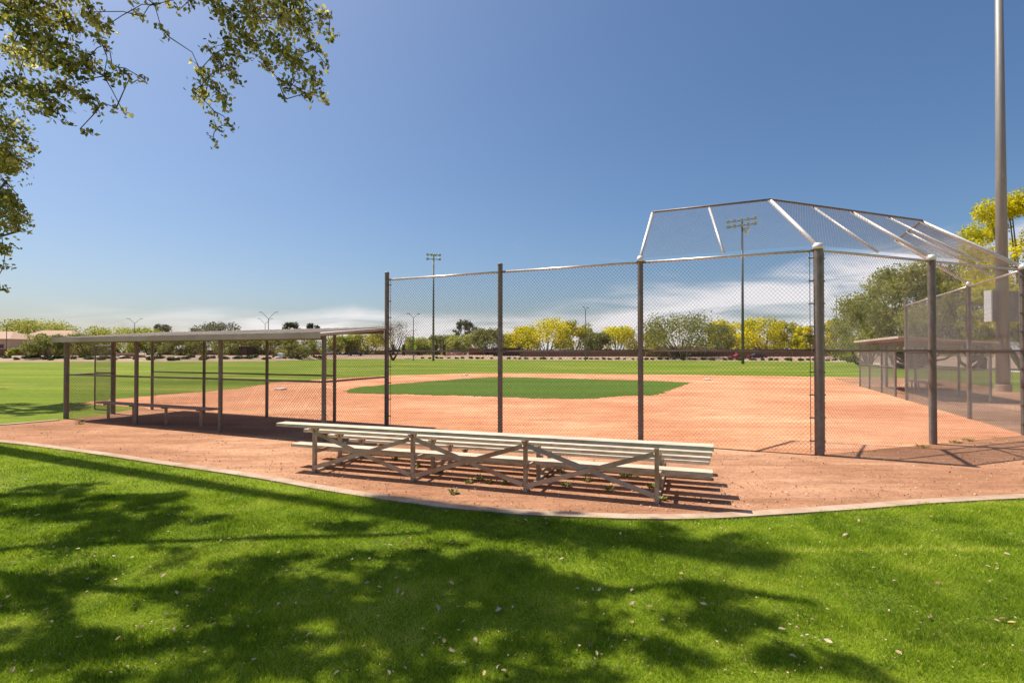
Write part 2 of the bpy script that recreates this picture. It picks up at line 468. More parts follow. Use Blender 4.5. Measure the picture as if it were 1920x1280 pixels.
# mow strip kerb between lawn and path
kerb_px = [(-420, 819), (-200, 818.5), (0, 828.5), (150, 846), (300, 868), (480, 894), (640, 922), (800, 945), (960, 961), (1100, 968), (1220, 971), (1330, 969.5), (1450, 962.5), (1600, 952.5), (1750, 941), (1920, 932), (2100, 925), (2400, 917)]
kerb = smooth_line([gp(*p) for p in kerb_px], 8)
def offset_line(line, d):
    out = []
    for i, p in enumerate(line):
        a = line[max(i - 1, 0)]; b = line[min(i + 1, len(line) - 1)]
        tn = (b - a).normalized()
        out.append(p + Vector((-tn.y, tn.x)) * d)
    return out
kf = offset_line(kerb, 0.085); kn = offset_line(kerb, -0.085)
def ribbon_solid(a, b, z0, z1):
    m = MB(); k = len(a)
    for p, z in [(p, z0) for p in a] + [(p, z1) for p in a] + [(p, z1) for p in b] + [(p, z0) for p in b]:
        m.v.append((p.x, p.y, z))
    for i in range(k - 1):
        for r in range(3):
            m.f.append((r * k + i, r * k + i + 1, (r + 1) * k + i + 1, (r + 1) * k + i))
    return m
struct(ribbon_solid(kf, kn, -0.02, 0.028).build('lawn_kerb', M['concrete']))
lc = smooth_line(dug_left_curb[1:5], 6)
struct(ribbon_solid(offset_line(lc, 0.08), offset_line(lc, -0.08), -0.02, 0.03).build('dugout_kerb', M['concrete']))

path_poly = [Vector(p) for p in kf] + [Vector((30, 14)), Vector((27.5, 15)), Vector((24.5, 20)), Vector((23.4, 24.6)), Vector((24.2, 26.2)), Vector((26.2, 29.5)), Vector((28.6, 35.2)), Vector((27.5, 38.2)), Vector((22.4, 36.9))] + [Vector(p) for p in fence_near] + [Vector((-12.2, 17.3)), Vector((-11.72, 15.0))] + [Vector(p) for p in reversed(dug_left_curb[1:5])] + [Vector((-19, 11.3))]
t = MB(); t.poly(path_poly, 0.007)
struct(t.build('dirt_path', M['path']))

# lawn in front
lawn_poly = [Vector(p) for p in kn] + [Vector((60, 6)), Vector((60, -20)), Vector((-60, -20)), Vector((-60, 10))]
t = MB(); t.poly(lawn_poly, 0.006)
struct(t.build('lawn', M['lawn']))

# infield grass diamond
ig = [gp(*p) for p in [(648, 733), (662, 727), (720, 721.5), (800, 715), (880, 709.5), (925, 707.2), (1000, 707.8), (1100, 710.5), (1200, 713.5), (1297, 717), (1270, 726), (1245, 736), (1225, 741.5), (1180, 741.8), (1150, 743.5), (1120, 746.5), (1080, 748.4), (1000, 747), (900, 743), (780, 740), (700, 738.4), (655, 737)]]
t = MB(); t.poly(ragged(ig, 0.18, 0.10), 0.015)
struct(t.build('infield_grass', M['infgrass']))

# sidewalk and road
sw = smooth_line([(46.0, 38), (47.6, 45), (49.5, 52), (53, 64), (57, 78), (64, 95)], 6)
struct(ribbon_solid(offset_line(sw, 1.1), offset_line(sw, -1.1), -0.02, 0.05).build('sidewalk', M['walk']))
t = MB(); t.add([(46, 44, 0.008), (48.3, 51.8, 0.008), (52.2, 65, 0.008), (56, 80, 0.008), (75, 112, 0.012), (200, 90, 0.012), (90, 20, 0.008)], [(0, 6, 5, 4, 3, 2, 1)])
struct(t.build('gravel_bed', M['gravel']))
rd = smooth_line([(-260, 150), (-120, 178), (-60, 196), (0, 196), (70, 176), (140, 160), (260, 150)], 6)
m = MB()
a, b = offset_line(rd, 5.5), offset_line(rd, -5.5)
k = len(a)
m.v = [(p.x, p.y, RISE + 0.16) for p in a] + [(p.x, p.y, RISE + 0.16) for p in b]
m.f = [(k + i, k + i + 1, i + 1, i) for i in range(k - 1)]
struct(m.build('road', M['asphalt']))

# bases
def base_plate(c, lab):
    m = MB(); m.box((c.x, c.y, 0.05), (0.42, 0.42, 0.09), math.radians(66))
    tag(m.build('base', M['base_white'], bevel=0.03, seg=2), lab, 'base', 'bases of the diamond')
base_plate(Vector(gp(527, 731)), 'white square base on the clay in front of the long roofed dugout')
base_plate(HOME + D66 * 18.29 + Vector((0.0, 0.6)), 'white base on the clay to the right of the infield grass')
base_plate(HOME + (D66 + D156) * 18.29, 'white base on the clay behind the infield grass')

# ------------------------------------------------------------------ chain link
def clip_line(poly, p, d):
    """clip line p + t d to a convex polygon (2-D, counter clockwise)."""
    t0, t1 = -1e9, 1e9
    n = len(poly)
    for i in range(n):
        a = poly[i]; b = poly[(i + 1) % n]
        ex, ey = b[0] - a[0], b[1] - a[1]
        nx, ny = -ey, ex
        num = (a[0] - p[0]) * nx + (a[1] - p[1]) * ny
        den = d[0] * nx + d[1] * ny
        if abs(den) < 1e-9:
            if num > 0: return None
            continue
        tt = num / den
        if den > 0: t0 = max(t0, tt)
        else: t1 = min(t1, tt)
    return (t0, t1) if t1 - t0 > 0.01 else None

def chain_link(mb, A, B, C, D, pitch=0.0707, r=0.0024):
    """planar quad A,B (bottom), C,D (top) filled with two families of crossing wires."""
    A, B, C, D = Vector(A), Vector(B), Vector(C), Vector(D)
    U = (B - A).normalized()
    N = U.cross(D - A).normalized()
    Vv = N.cross(U)
    P = [((p - A).dot(U), (p - A).dot(Vv)) for p in (A, B, C, D)]
    xs = [p[0] for p in P]; ys = [p[1] for p in P]
    H = max(ys) - min(ys)
    slope = 1.08
    L = math.hypot(1, slope)
    for fam in (1, -1):
        d = (1 / L, fam * slope / L)
        x = min(xs) - H / slope
        while x < max(xs) + H / slope:
            c = clip_line(P, (x, min(ys)) if fam == 1 else (x, min(ys)), d)
            if c:
                q0 = A + U * (x + d[0] * c[0]) + Vv * (min(ys) + d[1] * c[0]) + N * (fam * r)
                q1 = A + U * (x + d[0] * c[1]) + Vv * (min(ys) + d[1] * c[1]) + N * (fam * r)
                mb.path([q0, q1], r, 3, cap=False)
            x += pitch

def v3(p, z): return Vector((p[0], p[1], z))

# ------------------------------------------------------------------ backstop
bs = thing('backstop', 'tall chain link backstop with sloping overhang behind the home plate area', 'backstop', (P4.x, P4.y, 0))
posts = [(P1, 0.055, 3.74), (P2, 0.055, 3.74), (P3, 0.055, TOPZ), (P4, 0.076, TOPZ), (P5, 0.066, TOPZ), (P6, 0.062, TOPZ), (Q1, 0.055, TOPZ), (Q2, 0.055, TOPZ), (Q3, 0.055, 3.74)]
for p, r, h in posts:
    m = MB(); m.tube(v3(p, -0.05), v3(p, h), r, r, 16)
    if h > 3.7: m.lathe(v3(p, h), [(r + .004, 0), (r + .004, .02), (r * .7, .035), (0.005, .042)], 14)
    po = m.build('post', M['galv_dull'], bs, smooth=False)
    if h <= 3.7:
        c = MB(); c.lathe(v3(p, h - 0.02), [(r + .012, 0), (r + .014, .06), (r * .9, .10), (0.012, .115)], 14)
        c.build('post_cap', M['sunlit_galv'], po, smooth=True)
line = [P1, P2, P3, P4, P5, P6, Q1, Q2, Q3]
rad = [p[1] for p in posts]
for i in range(8):
    a, b = line[i], line[i + 1]
    d = (b - a).normalized()
    a2 = a + d * rad[i]; b2 = b - d * rad[i + 1]
    for nm, z, r, mt in (('top_rail', 3.58, 0.025, 'galv'), ('middle_rail', MIDZ, 0.022, 'galv_dull')):
        m = MB(); m.tube(v3(a2, z), v3(b2, z), r, r, 12)
        if nm == 'middle_rail':
            for pp, s in ((a2, 1), (b2, -1)): m.tube(v3(pp, z), v3(pp + d * s * 0.05, z), 0.031, 0.031, 10)
        m.build(nm, M[mt], bs, smooth=True)
    m = MB(); chain_link(m, v3(a2, 0.03), v3(b2, 0.03), v3(b2, 3.57), v3(a2, 3.57))
    m.build('chain_link_mesh', M['wire'], bs)
# tension bars with their bands at the end and corner posts
for p, r, dirs in ((P1, 0.055, (-DL,)), (P4, 0.076, (DL, DC)), (P6, 0.062, (-DC, DR)), (Q3, 0.055, (-DR,))):
    for d in dirs:
        m = MB(); q = p + d * (r + 0.055)
        m.tube(v3(q, 0.05), v3(q, 3.55), 0.006, 0.006, 6)
        for zz in np.arange(0.25, 3.6, 0.40):
            m.beam(v3(p + d * (r - 0.01), zz), v3(q + d * 0.02, zz), 0.022, 0.02)
        m.build('tension_bar', M['galv_dull'], bs)
# overhang
OUT, UP = 1.60, 1.31
def perp(d, s): return Vector((-d.y, d.x)) * s
nL = perp(DL, -1) if perp(DL, -1).dot(HOME - P4) > 0 else perp(DL, 1)
nC = perp(DC, 1) if perp(DC, 1).dot(HOME - P5) > 0 else perp(DC, -1)
nR = perp(DR, 1) if perp(DR, 1).dot(HOME - Q1) > 0 else perp(DR, -1)
def miter(n1, n2):
    b = (n1 + n2).normalized()
    return b * (OUT / b.dot(n1))
ZT = TOPZ + 0.05
low = [v3(P3, ZT), v3(P4, ZT), v3(P6, ZT), v3(Q1, ZT)]
high = [v3(P3 + nL * OUT, ZT + UP), v3(P4 + miter(nL, nC), ZT + UP), v3(P6 + miter(nC, nR), ZT + UP), v3(Q1 + nR * OUT, ZT + UP)]
for i in range(3):
    m = MB(); m.tube(high[i], high[i + 1], 0.024, 0.024, 12); m.build('overhang_rail', M['galv_dull'], bs, smooth=True)
    m = MB(); chain_link(m, low[i] , low[i + 1], high[i + 1], high[i]); m.build('overhang_mesh', M['wire'], bs)
ribs = [(low[0], high[0], .034), (low[1], high[1], .042), (low[2], high[2], .042), (low[3], high[3], .034),
        ((low[0] + low[1]) / 2, (high[0] + high[1]) / 2, .026), ((low[2] + low[3]) / 2, (high[2] + high[3]) / 2, .026)]
for t_ in (0.25, 0.5, 0.75):
    ribs.append((low[1].lerp(low[2], t_), high[1].lerp(high[2], t_), .036 if t_ == .5 else .026))
for a, b, r in ribs:
    up = (b - a).normalized().cross(Vector((1, 0, 0))).normalized() * 0.03
    m = MB(); m.tube(a + up * 0.5, b + up, r, r * .92, 12)
    m.lathe(b + up, [(r * .95, 0), (r * .6, .02), (.004, .03)], 12, axis=(b - a))
    m.build('overhang_rib', M['sunlit_galv'], bs, smooth=True)
m = MB(); m.tube(v3(low[0], ZT) + v3(nL * .06, .04), high[0] + v3(-DL * .05, 0), 0.007, 0.007, 6)
m.build('overhang_tension_bar', M['galv_dull'], bs)
m = MB(); m.tube(low[1] + v3(DL * .07, .03), high[1] + v3(DL * .07, 0), 0.007, 0.007, 6)
m.build('overhang_tension_bar', M['galv_dull'], bs)

# ------------------------------------------------------------------ dugouts
def dugout(O, U, Vd, name, label, gate=True):
    root = thing(name, label, 'dugout', (O.x, O.y, 0))
    def W(u, v, z): return Vector((O.x + U.x * u + Vd.x * v, O.y + U.y * u + Vd.y * v, z))
    DEP, BACKZ, FRONTZ = 2.37, 2.12, 2.33
    back = [-0.25, 2.77, 5.79, 8.82]; front = [1.64, 4.04, 6.6, 9.0]
    def rz(v): return FRONTZ + (BACKZ - FRONTZ) * v / DEP
    for u in back:
        m = MB(); m.tube(W(u, DEP, -0.05), W(u, DEP, BACKZ + .01), .062 if u > 8 else .046, .062 if u > 8 else .046, 14); m.build('post', M['galv_dull'], root)
    for u in front:
        m = MB(); m.tube(W(u, 0, -0.05), W(u, 0, FRONTZ + .01), 0.042, 0.042, 12); m.build('post', M['galv_dull'], root)
    gv = 1.16
    m = MB(); m.tube(W(8.92, gv, -0.05), W(8.92, gv, rz(gv)), 0.062, 0.062, 14); m.build('gate_post', M['galv_dull'], root)
    # roof with its fascias
    m = MB()
    u0, u1, v0, v1 = -0.12, 9.12, -0.22, DEP + 0.2
    zb0, zb1 = rz(v0), rz(v1)
    uf, ub = 0.03, -0.34
    m.add([W(uf, v0, zb0 + .022), W(u1, v0, zb0 + .022), W(u1, v1, zb1 + .022), W(ub, v1, zb1 + .022), W(uf, v0, zb0 + .075), W(u1, v0, zb0 + .075), W(u1, v1, zb1 + .075), W(ub, v1, zb1 + .075)],
          [(0, 1, 2, 3), (7, 6, 5, 4), (0, 4, 5, 1), (1, 5, 6, 2), (2, 6, 7, 3), (3, 7, 4, 0)])
    rf = m.build('roof', M['roof_metal'], root)
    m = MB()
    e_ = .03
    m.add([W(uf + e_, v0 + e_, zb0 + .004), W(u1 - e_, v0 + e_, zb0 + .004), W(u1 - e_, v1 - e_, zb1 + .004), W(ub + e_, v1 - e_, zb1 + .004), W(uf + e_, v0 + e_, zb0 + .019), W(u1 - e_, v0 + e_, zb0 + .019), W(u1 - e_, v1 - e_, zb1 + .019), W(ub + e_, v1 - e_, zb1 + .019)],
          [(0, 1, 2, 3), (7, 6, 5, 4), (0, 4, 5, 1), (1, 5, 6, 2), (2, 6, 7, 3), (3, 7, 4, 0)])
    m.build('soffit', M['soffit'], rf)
    m = MB(); m.beam(W(ub - .004, v1 + .014, zb1 + .030), W(u1 + .004, v1 + .014, zb1 + .030), 0.024, 0.118); m.build('fascia', M['roof_metal'], rf)
    m = MB(); m.beam(W(uf - .004, v0 - .014, zb0 + .042), W(u1 + .004, v0 - .014, zb0 + .042), 0.024, 0.085); m.build('fascia', M['roof_metal'], rf)
    m = MB()
    for k_ in range(30):
        u_ = .2 + k_ * .303
        m.beam(W(u_, v0 + .01, zb0 + .086), W(u_, v1 - .01, zb1 + .086), .05, .022)
    m.build('roof_ribs', M['roof_metal'], rf)
    for v in (0.0, DEP):
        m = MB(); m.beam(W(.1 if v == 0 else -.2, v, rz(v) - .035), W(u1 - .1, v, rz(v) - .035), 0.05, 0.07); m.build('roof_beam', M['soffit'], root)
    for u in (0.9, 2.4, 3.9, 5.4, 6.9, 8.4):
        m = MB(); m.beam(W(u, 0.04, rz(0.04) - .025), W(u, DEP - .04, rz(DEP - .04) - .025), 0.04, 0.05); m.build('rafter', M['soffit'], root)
    # rails and mesh
    def bay(a, b, za=0.03, zt=None, mesh=True, rail=True):
        (ua, va), (ub, vb_) = a, b
        if rail:
            m = MB(); m.tube(W(ua, va, 1.2), W(ub, vb_, 1.2), 0.021, 0.021, 10); m.build('middle_rail', M['galv_dull'], root, smooth=True)
        if mesh:
            m = MB(); chain_link(m, W(ua, va, za), W(ub, vb_, za), W(ub, vb_, zt or rz(vb_) - .06), W(ua, va, zt or rz(va) - .06)); m.build('chain_link_mesh', M['wire'], root)
    for i in range(3): bay((back[i], DEP), (back[i + 1], DEP), zt=1.2)
    for i in range(3): bay((front[i], 0), (front[i + 1], 0))
    bay((8.82, DEP), (8.92, gv))
    bay((-0.25, DEP), (-0.02, 0.05))
    # gate swung open
    if gate:
        gd = Vector((U.x, U.y)).normalized()
        g0 = W(8.97, gv, 0); g1 = g0 + Vector((gd.x, gd.y, 0)) * 0.85
        m = MB()
        for z in (0.1, 1.2, 2.0): m.tube(v3(g0, z), v3(g1, z), 0.018, 0.018, 8)
        m.tube(v3(g0, .1), v3(g0, 2.0), .018, .018, 8); m.tube(v3(g1, .1), v3(g1, 2.0), .02, .02, 8)
        gt = m.build('gate', M['galv_dull'], root)
        m = MB(); chain_link(m, v3(g0, .1), v3(g1, .1), v3(g1, 2.0), v3(g0, 2.0)); m.build('gate_mesh', M['wire'], gt)
    return W, DEP
VL = Vector((DL.y, -DL.x)); VL = VL if VL.y < 0 else -VL
VR = Vector((DR.y, -DR.x)); VR = VR if VR.x > 0 else -VR
WL, DEP = dugout(P1, DL, VL, 'dugout', 'long open dugout with flat tan roof and chain link sides behind the bleachers')
WR, _ = dugout(Q3, DR, VR, 'dugout', 'far roofed dugout beyond the backstop near the big willow-like tree')

def team_bench(Wf, label):
    c = Wf(5.9, DEP - 0.42, 0)
    root = thing('bench', label, 'bench', (c.x, c.y, 0), 'benches in the dugouts')
    m = MB(); m.beam(Wf(3.55, DEP - .42, .445), Wf(8.05, DEP - .42, .445), .26, .045); m.build('seat', M['bench'], root, bevel=.008)
    for u in (4.0, 5.3, 6.6, 7.7):
        m = MB(); m.beam(Wf(u, DEP - .42, 0), Wf(u, DEP - .42, .42), .05, .05); m.beam(Wf(u, DEP - .53, .405), Wf(u, DEP - .31, .405), .05, .03)
        m.build('leg', M['frame'], root)
team_bench(WL, 'long low plank bench under the tan roofed dugout beside the bleachers')
team_bench(WR, 'plank bench in the shade of the far dugout beyond the backstop')

# ------------------------------------------------------------------ bleachers
ang = math.radians(-19.1)
AX = Vector((math.cos(ang), math.sin(ang))); PX = Vector((-AX.y, AX.x))
L0 = Vector((-3.53, 8.02)); BL = 6.17
def Wb(s, d, z): return Vector((L0.x + AX.x * s + PX.x * d, L0.y + AX.y * s + PX.y * d, z))
bl = thing('bleachers', 'low four row bleachers of pale planks on crossed frames facing the diamond', 'bleachers', (Wb(3, 1, 0).x, Wb(3, 1, 0).y, 0))
ROW, seats = 0.59, [0.725, 0.555, 0.38, 0.21]
def plank(name, d, z, w):
    m = MB()
    a = Wb(0, d, z); b = Wb(BL, d, z)
    m.beam(a - Vector((0, 0, .006)), b - Vector((0, 0, .006)), w, .012)
    for e in (-1, 1):
        off = v3(PX * (e * (w / 2 - .006)), 0)
        m.beam(a + off - Vector((0, 0, .0305)), b + off - Vector((0, 0, .0305)), .012, .037)
    p = m.build(name, M['alu'], bl, bevel=.003)
    for s, sg in ((0, -1), (BL, 1)):
        c = MB(); c.beam(Wb(s - .003 * sg, d, z - .0245), Wb(s + .008 * sg, d, z - .0245), w + .004, .053)
        c.build('end_cap', M['alu'], p)
for i, z in enumerate(seats):
    plank('seat_plank', 0.0 + i * ROW, z, 0.205)
plank('foot_plank', 0.315, 0.365, 0.20)
plank('foot_plank', 0.89, 0.20, 0.185)
plank('foot_plank', 1.47, 0.095, 0.185)
frames = [0.62, 2.28, 3.92, 5.55]
for s in frames:
    m = MB()
    for i, z in enumerate(seats):
        d = i * ROW
        m.beam(Wb(s, d, 0.0), Wb(s, d, z - .055), .055, .05, up=v3(AX, 0))
        # flared seat bracket
        m.beam(Wb(s, d - .11, z - .058), Wb(s, d + .11, z - .058), .05, .016)
        m.beam(Wb(s, d - .02, z - .13), Wb(s, d - .10, z - .062), .04, .012)
        m.beam(Wb(s, d + .02, z - .13), Wb(s, d + .10, z - .062), .04, .012)
    m.beam(Wb(s, -.02, .022), Wb(s, 3 * ROW + .02, .022), .05, .04)
    m.beam(Wb(s + .03, 0, .325), Wb(s + .03, ROW + .1, .325), .03, .05)
    m.beam(Wb(s + .03, ROW - .1, .12), Wb(s + .03, 2 * ROW + .1, .12), .03, .05)
    m.build('support_frame', M['frame'], bl, bevel=.003)
bm = [('frame', 'frame'), ('frame', 'rust'), ('greybrace', 'frame')]
for i in range(3):
    a, b = frames[i], frames[i + 1]
    m = MB(); m.beam(Wb(a + .03, -.034, .60), Wb(b - .03, -.034, .10), .012, .058, up=(0, 0, 1)); m.build('brace', M[bm[i][0]], bl)
    m = MB(); m.beam(Wb(a + .03, -.048, .09), Wb(b - .03, -.048, .59), .012, .058, up=(0, 0, 1)); o = m.build('brace', M[bm[i][1]], bl)
    if bm[i][1] == 'rust': o['label'] = 'rusty brown brace'
    if bm[i][0] == 'greybrace': o['label'] = 'bare grey brace'

# ------------------------------------------------------------------ sports light poles
def sports_pole(loc, H, aim, label, r0=.26, r1=.11, mat='polegrey', rows=((5, 0.95), (5, 0.2)), half=2.1, boxes=False, flood=False):
    root = thing('sports_light', label, 'light pole', (loc[0], loc[1], 0), 'sports lights around the ball field')
    b = Vector((loc[0], loc[1], 0))
    m = MB(); m.path([b - Vector((0, 0, .1)), b + Vector((0, 0, H * .5)), b + Vector((0, 0, H))], [r0, (r0 + r1) / 2, r1], 20)
    pole = m.build('pole', M[mat], root, smooth=True)
    ad = (Vector(aim) - Vector(loc)).normalized()
    cd = Vector((-ad.y, ad.x))
    for cnt, dz in rows:
        z = H - dz
        hw = half * (1.0 if dz > .5 or len(rows) == 1 else 1.0)
        m = MB(); m.beam(b + v3(cd * -hw + ad * (r1 + .06), z), b + v3(cd * hw + ad * (r1 + .06), z), .12, .12); m.build('cross_arm', M[mat], root)
        for k in range(cnt):
            s = -hw + .15 + (2 * hw - .3) * k / max(cnt - 1, 1)
            c = b + v3(cd * s + ad * (r1 + .30), z + .05)
            ax = Vector((ad.x, ad.y, -.75)).normalized()
            m = MB(); m.lathe(c - ax * .25, [(.06, -.05), (.13, .0), (.22, .12), (.32, .32), (.34, .38), (.30, .385)], 14, axis=ax)
            lamp = m.build('floodlight', M['lampmetal'], root, smooth=True)
            g_ = MB(); g_.lathe(c - ax * .25, [(.29, .387), (.15, .41), (.01, .42)], 14, axis=ax); g_.build('lens', M['lens'], lamp, smooth=True)
    if flood:
        z = H - 1.75
        c = b + v3(cd * .0 + Vector((.62, -.2)), z)
        ax = Vector((.75, -.45, -.55)).normalized()
        m = MB(); m.lathe(c - ax * .4, [(.1, -.1), (.25, 0), (.42, .3), (.58, .7), (.52, .72)], 14, axis=ax); m.tube(b + Vector((0, 0, z)), c - ax * .4, .06, .06)
        m.build('floodlight', M['lampmetal'], root, smooth=True)
    if boxes:
        for sx, dy, w in ((-.42, .08, .40), (.47, .05, .40)):
            m = MB(); m.box((b.x + sx, b.y + dy, 3.95), (w, .34, 1.42), .35 if sx < 0 else -.2)
            bx = m.build('electrical_cabinet', M['boxgrey'], root, bevel=.02)
            if sx < 0:
                m = MB(); m.box((b.x + sx - w * .5 - .08, b.y + dy - .14, 3.95), (.09, .30, 1.44), .35); m.build('cabinet_door', M['boxedge'], bx, bevel=.01)
            m = MB(); m.box((b.x + sx * .55, b.y + .1, 3.5), (.3, .06, .06)); m.box((b.x + sx * .55, b.y + .1, 4.4), (.3, .06, .06)); m.build('bracket', M['boxgrey'], root)
        m = MB(); m.lathe(b, [(.31, 0), (.31, .30), (.29, .34)], 18); m.build('pole_footing', M['concrete'], root)
        m = MB(); m.tube(b + Vector((.05, -r0 - .02, .4)), b + Vector((.05, -r0 - .02, 3.3)), .03, .03); m.build('conduit', M['boxgrey'], root)
    return root
CEN = (1.2, 29.0)
sports_pole((22.72, 24.2), 24.0, CEN, 'thick grey sports light pole with electrical cabinets beside the backstop', boxes=True)
sports_pole((-11.75, 10.72), 23.7, (1.2, 38.0), 'thick sports light pole beside the dugout that throws the long lawn shadow', r0=.23, r1=.12, half=1.9)
sports_pole((-17.9, 119), 24.3, (-6, 60), 'distant dark sports light pole with seven lamps left of centre', r0=.26, r1=.16, mat='poledark', rows=((4, .2), (3, 1.15)), half=1.5)
sports_pole((38.2, 86.5), 23.9, (10, 50), 'far sports light pole with two rows of silver lamps behind the backstop mesh', r0=.24, r1=.14, mat='poledark', rows=((5, .15), (5, 1.0)), half=2.25, flood=True)
sports_pole((146, 235), 27.5, (100, 100), 'very distant thin light pole with two lamps beside the willow-like tree', r0=.22, r1=.14, mat='poledark', rows=((2, .2),), half=.9)

def lot_lamp(px, top, Y, spread, label, yaw=0.0):
    b = pt(px, 0, Y); z0 = verge_z(px, Y); b.z = z0
    zt = EYE + (HOR - top) / FPX * Y
    root = thing('street_lamp', label, 'street lamp', b, 'twin armed parking lot lamps')
    m = MB(); fork = zt - spread * .42
    m.path([b, Vector((b.x, b.y, fork))], [.12, .08], 10); m.build('pole', M['poledark'], root)
    for s in (-1, 1):
        d = Vector((math.cos(yaw) * s, math.sin(yaw) * s, 0))
        e = Vector((b.x, b.y, zt)) + d * (spread * .42)
        m = MB(); m.path([Vector((b.x, b.y, fork)), (Vector((b.x, b.y, fork)) + e) / 2 + Vector((0, 0, .05)), e], [.055, .05, .045], 8); m.build('arm', M['poledark'], root)
        m = MB(); m.beam(e - d * .12, e + d * .62, .30, .16); m.build('lamp_head', M['poledark'], root, bevel=.04)
lot_lamp(503, 585, 124, 3.9, 'twin armed lamp standing tallest above the dugout roof')
lot_lamp(497, 597, 170, 4.4, 'smaller twin armed lamp just behind the tallest one')
lot_lamp(252, 597, 165, 3.8, 'twin armed lamp above the left part of the dugout roof', .3)
lot_lamp(775, 588, 126, 2.5, 'twin armed lamp left of the distant seven lamp pole', .5)
lot_lamp(1098, 576, 122, 1.7, 'twin armed lamp rising from the yellow blooming trees', .9)
lot_lamp(12, 600, 150, 5.0, 'twin armed lamp above the far left house', .2)

# ------------------------------------------------------------------ distant trees
def leaf_cloud(centres, radii, counts, size, aspect=1.0, flat=(1, 1, .8), shell=.55):
    Vs, tones = [], []
    for c, r, n in zip(centres, radii, counts):
        d = rng.normal(size=(n, 3)); d /= np.linalg.norm(d, axis=1)[:, None]
        rr = r * (shell + (1 - shell) * rng.random(n)) ** .8
        p = np.array(c) + d * rr[:, None] * np.array(flat)
        nrm = d * .6 + rng.normal(size=(n, 3)) * .7
        nrm /= np.linalg.norm(nrm, axis=1)[:, None]
        a = np.cross(nrm, rng.normal(size=(n, 3))); a /= np.linalg.norm(a, axis=1)[:, None]
        b = np.cross(nrm, a)
        s = size * (.55 + .9 * rng.random(n))[:, None]
        Vs.append(np.stack([p - a * s * aspect, p - b * s * .5, p + a * s * aspect, p + b * s * .5], 1))
        lobe = rng.random()
        tones.append(np.clip(lobe * .55 + .45 * rng.random(n), 0, 1))
    return np.concatenate(Vs), np.concatenate(tones)

def tree(px, Y, top, wpx, mat, label, trunk='multi', basepx=None, n=2200, leaf=None, crown=.30, lobes=20, group='trees beyond the field', x=None, gz=None, name=None, bark='bark_green', spread=1.0):
    b = pt(px, 0, Y) if x is None else Vector((x, Y, 0))
    b.z = verge_z(px, Y) if gz is None else gz
    H = EYE + (HOR - top) / FPX * Y - b.z
    Wd = wpx / FPX * Y
    nm = name or {'f_yellow': 'flowering_tree', 'f_yolive': 'flowering_tree', 'f_dark': 'dark_tree', 'f_bare': 'bare_tree'}.get(mat, 'desert_tree')
    root = thing(nm, label, 'tree', b, group)
    z0 = H * crown
    cs, rs = [], []
    for i in range(lobes):
        t_ = rng.random() ** .8
        th = rng.random() * 2 * math.pi
        zz = z0 + (H - z0) * (0.12 + .80 * t_)
        env = math.sin(math.pi * (0.34 + .55 * t_)) ** .6
        rad_ = Wd / 2 * env * math.sqrt(.15 + .85 * rng.random()) * .86
        r = Wd * (.11 + .085 * rng.random()) * spread
        r = min(r, (H - z0) * .3)
        zz = min(zz, H - r * .75)
        cs.append((b.x + math.cos(th) * rad_, b.y + math.sin(th) * rad_, b.z + zz)); rs.append(r)
    w = np.array(rs) ** 2; w = w / w.sum()
    cnt = np.maximum(8, (w * n)).astype(int)
    size = leaf or max(.10, Y * .0019)
    Vq, tn = leaf_cloud(cs, rs, cnt, size, .9, (1, 1, .85), .25)
    m = MB()
    th0 = Wd * .018 + .07
    if trunk == 'multi':
        k = 3 if Wd > 5 else 2
        for j in range(k):
            a = 2 * math.pi * j / k + rng.random() * .8
            tipi = cs[rng.integers(len(cs))]
            mid = Vector((b.x + math.cos(a) * Wd * .11, b.y + math.sin(a) * Wd * .11, b.z + z0 * .85))
            m.path([b, mid, Vector((b.x + math.cos(a) * Wd * .2, b.y + math.sin(a) * Wd * .2, b.z + z0 + (H - z0) * .35))], [th0, th0 * .7, th0 * .35], 7)
    else:
        m.path([b, b + Vector((0.1, 0, z0)), b + Vector((0, .1, z0 + (H - z0) * .5))], [th0 * 1.7, th0 * 1.3, th0 * .5], 8)
    for c in cs[::4]:
        s_ = Vector((b.x, b.y, b.z + z0 * .8)); e_ = Vector(c)
        m.path([s_, (s_ + e_) / 2 + Vector((0, 0, -.06 * H)), e_], [th0 * .45, th0 * .3, th0 * .12], 5)
    m.build('trunk', M[bark], root, smooth=True)
    quads_object('crown', Vq, M[mat], root, tn)
    return root

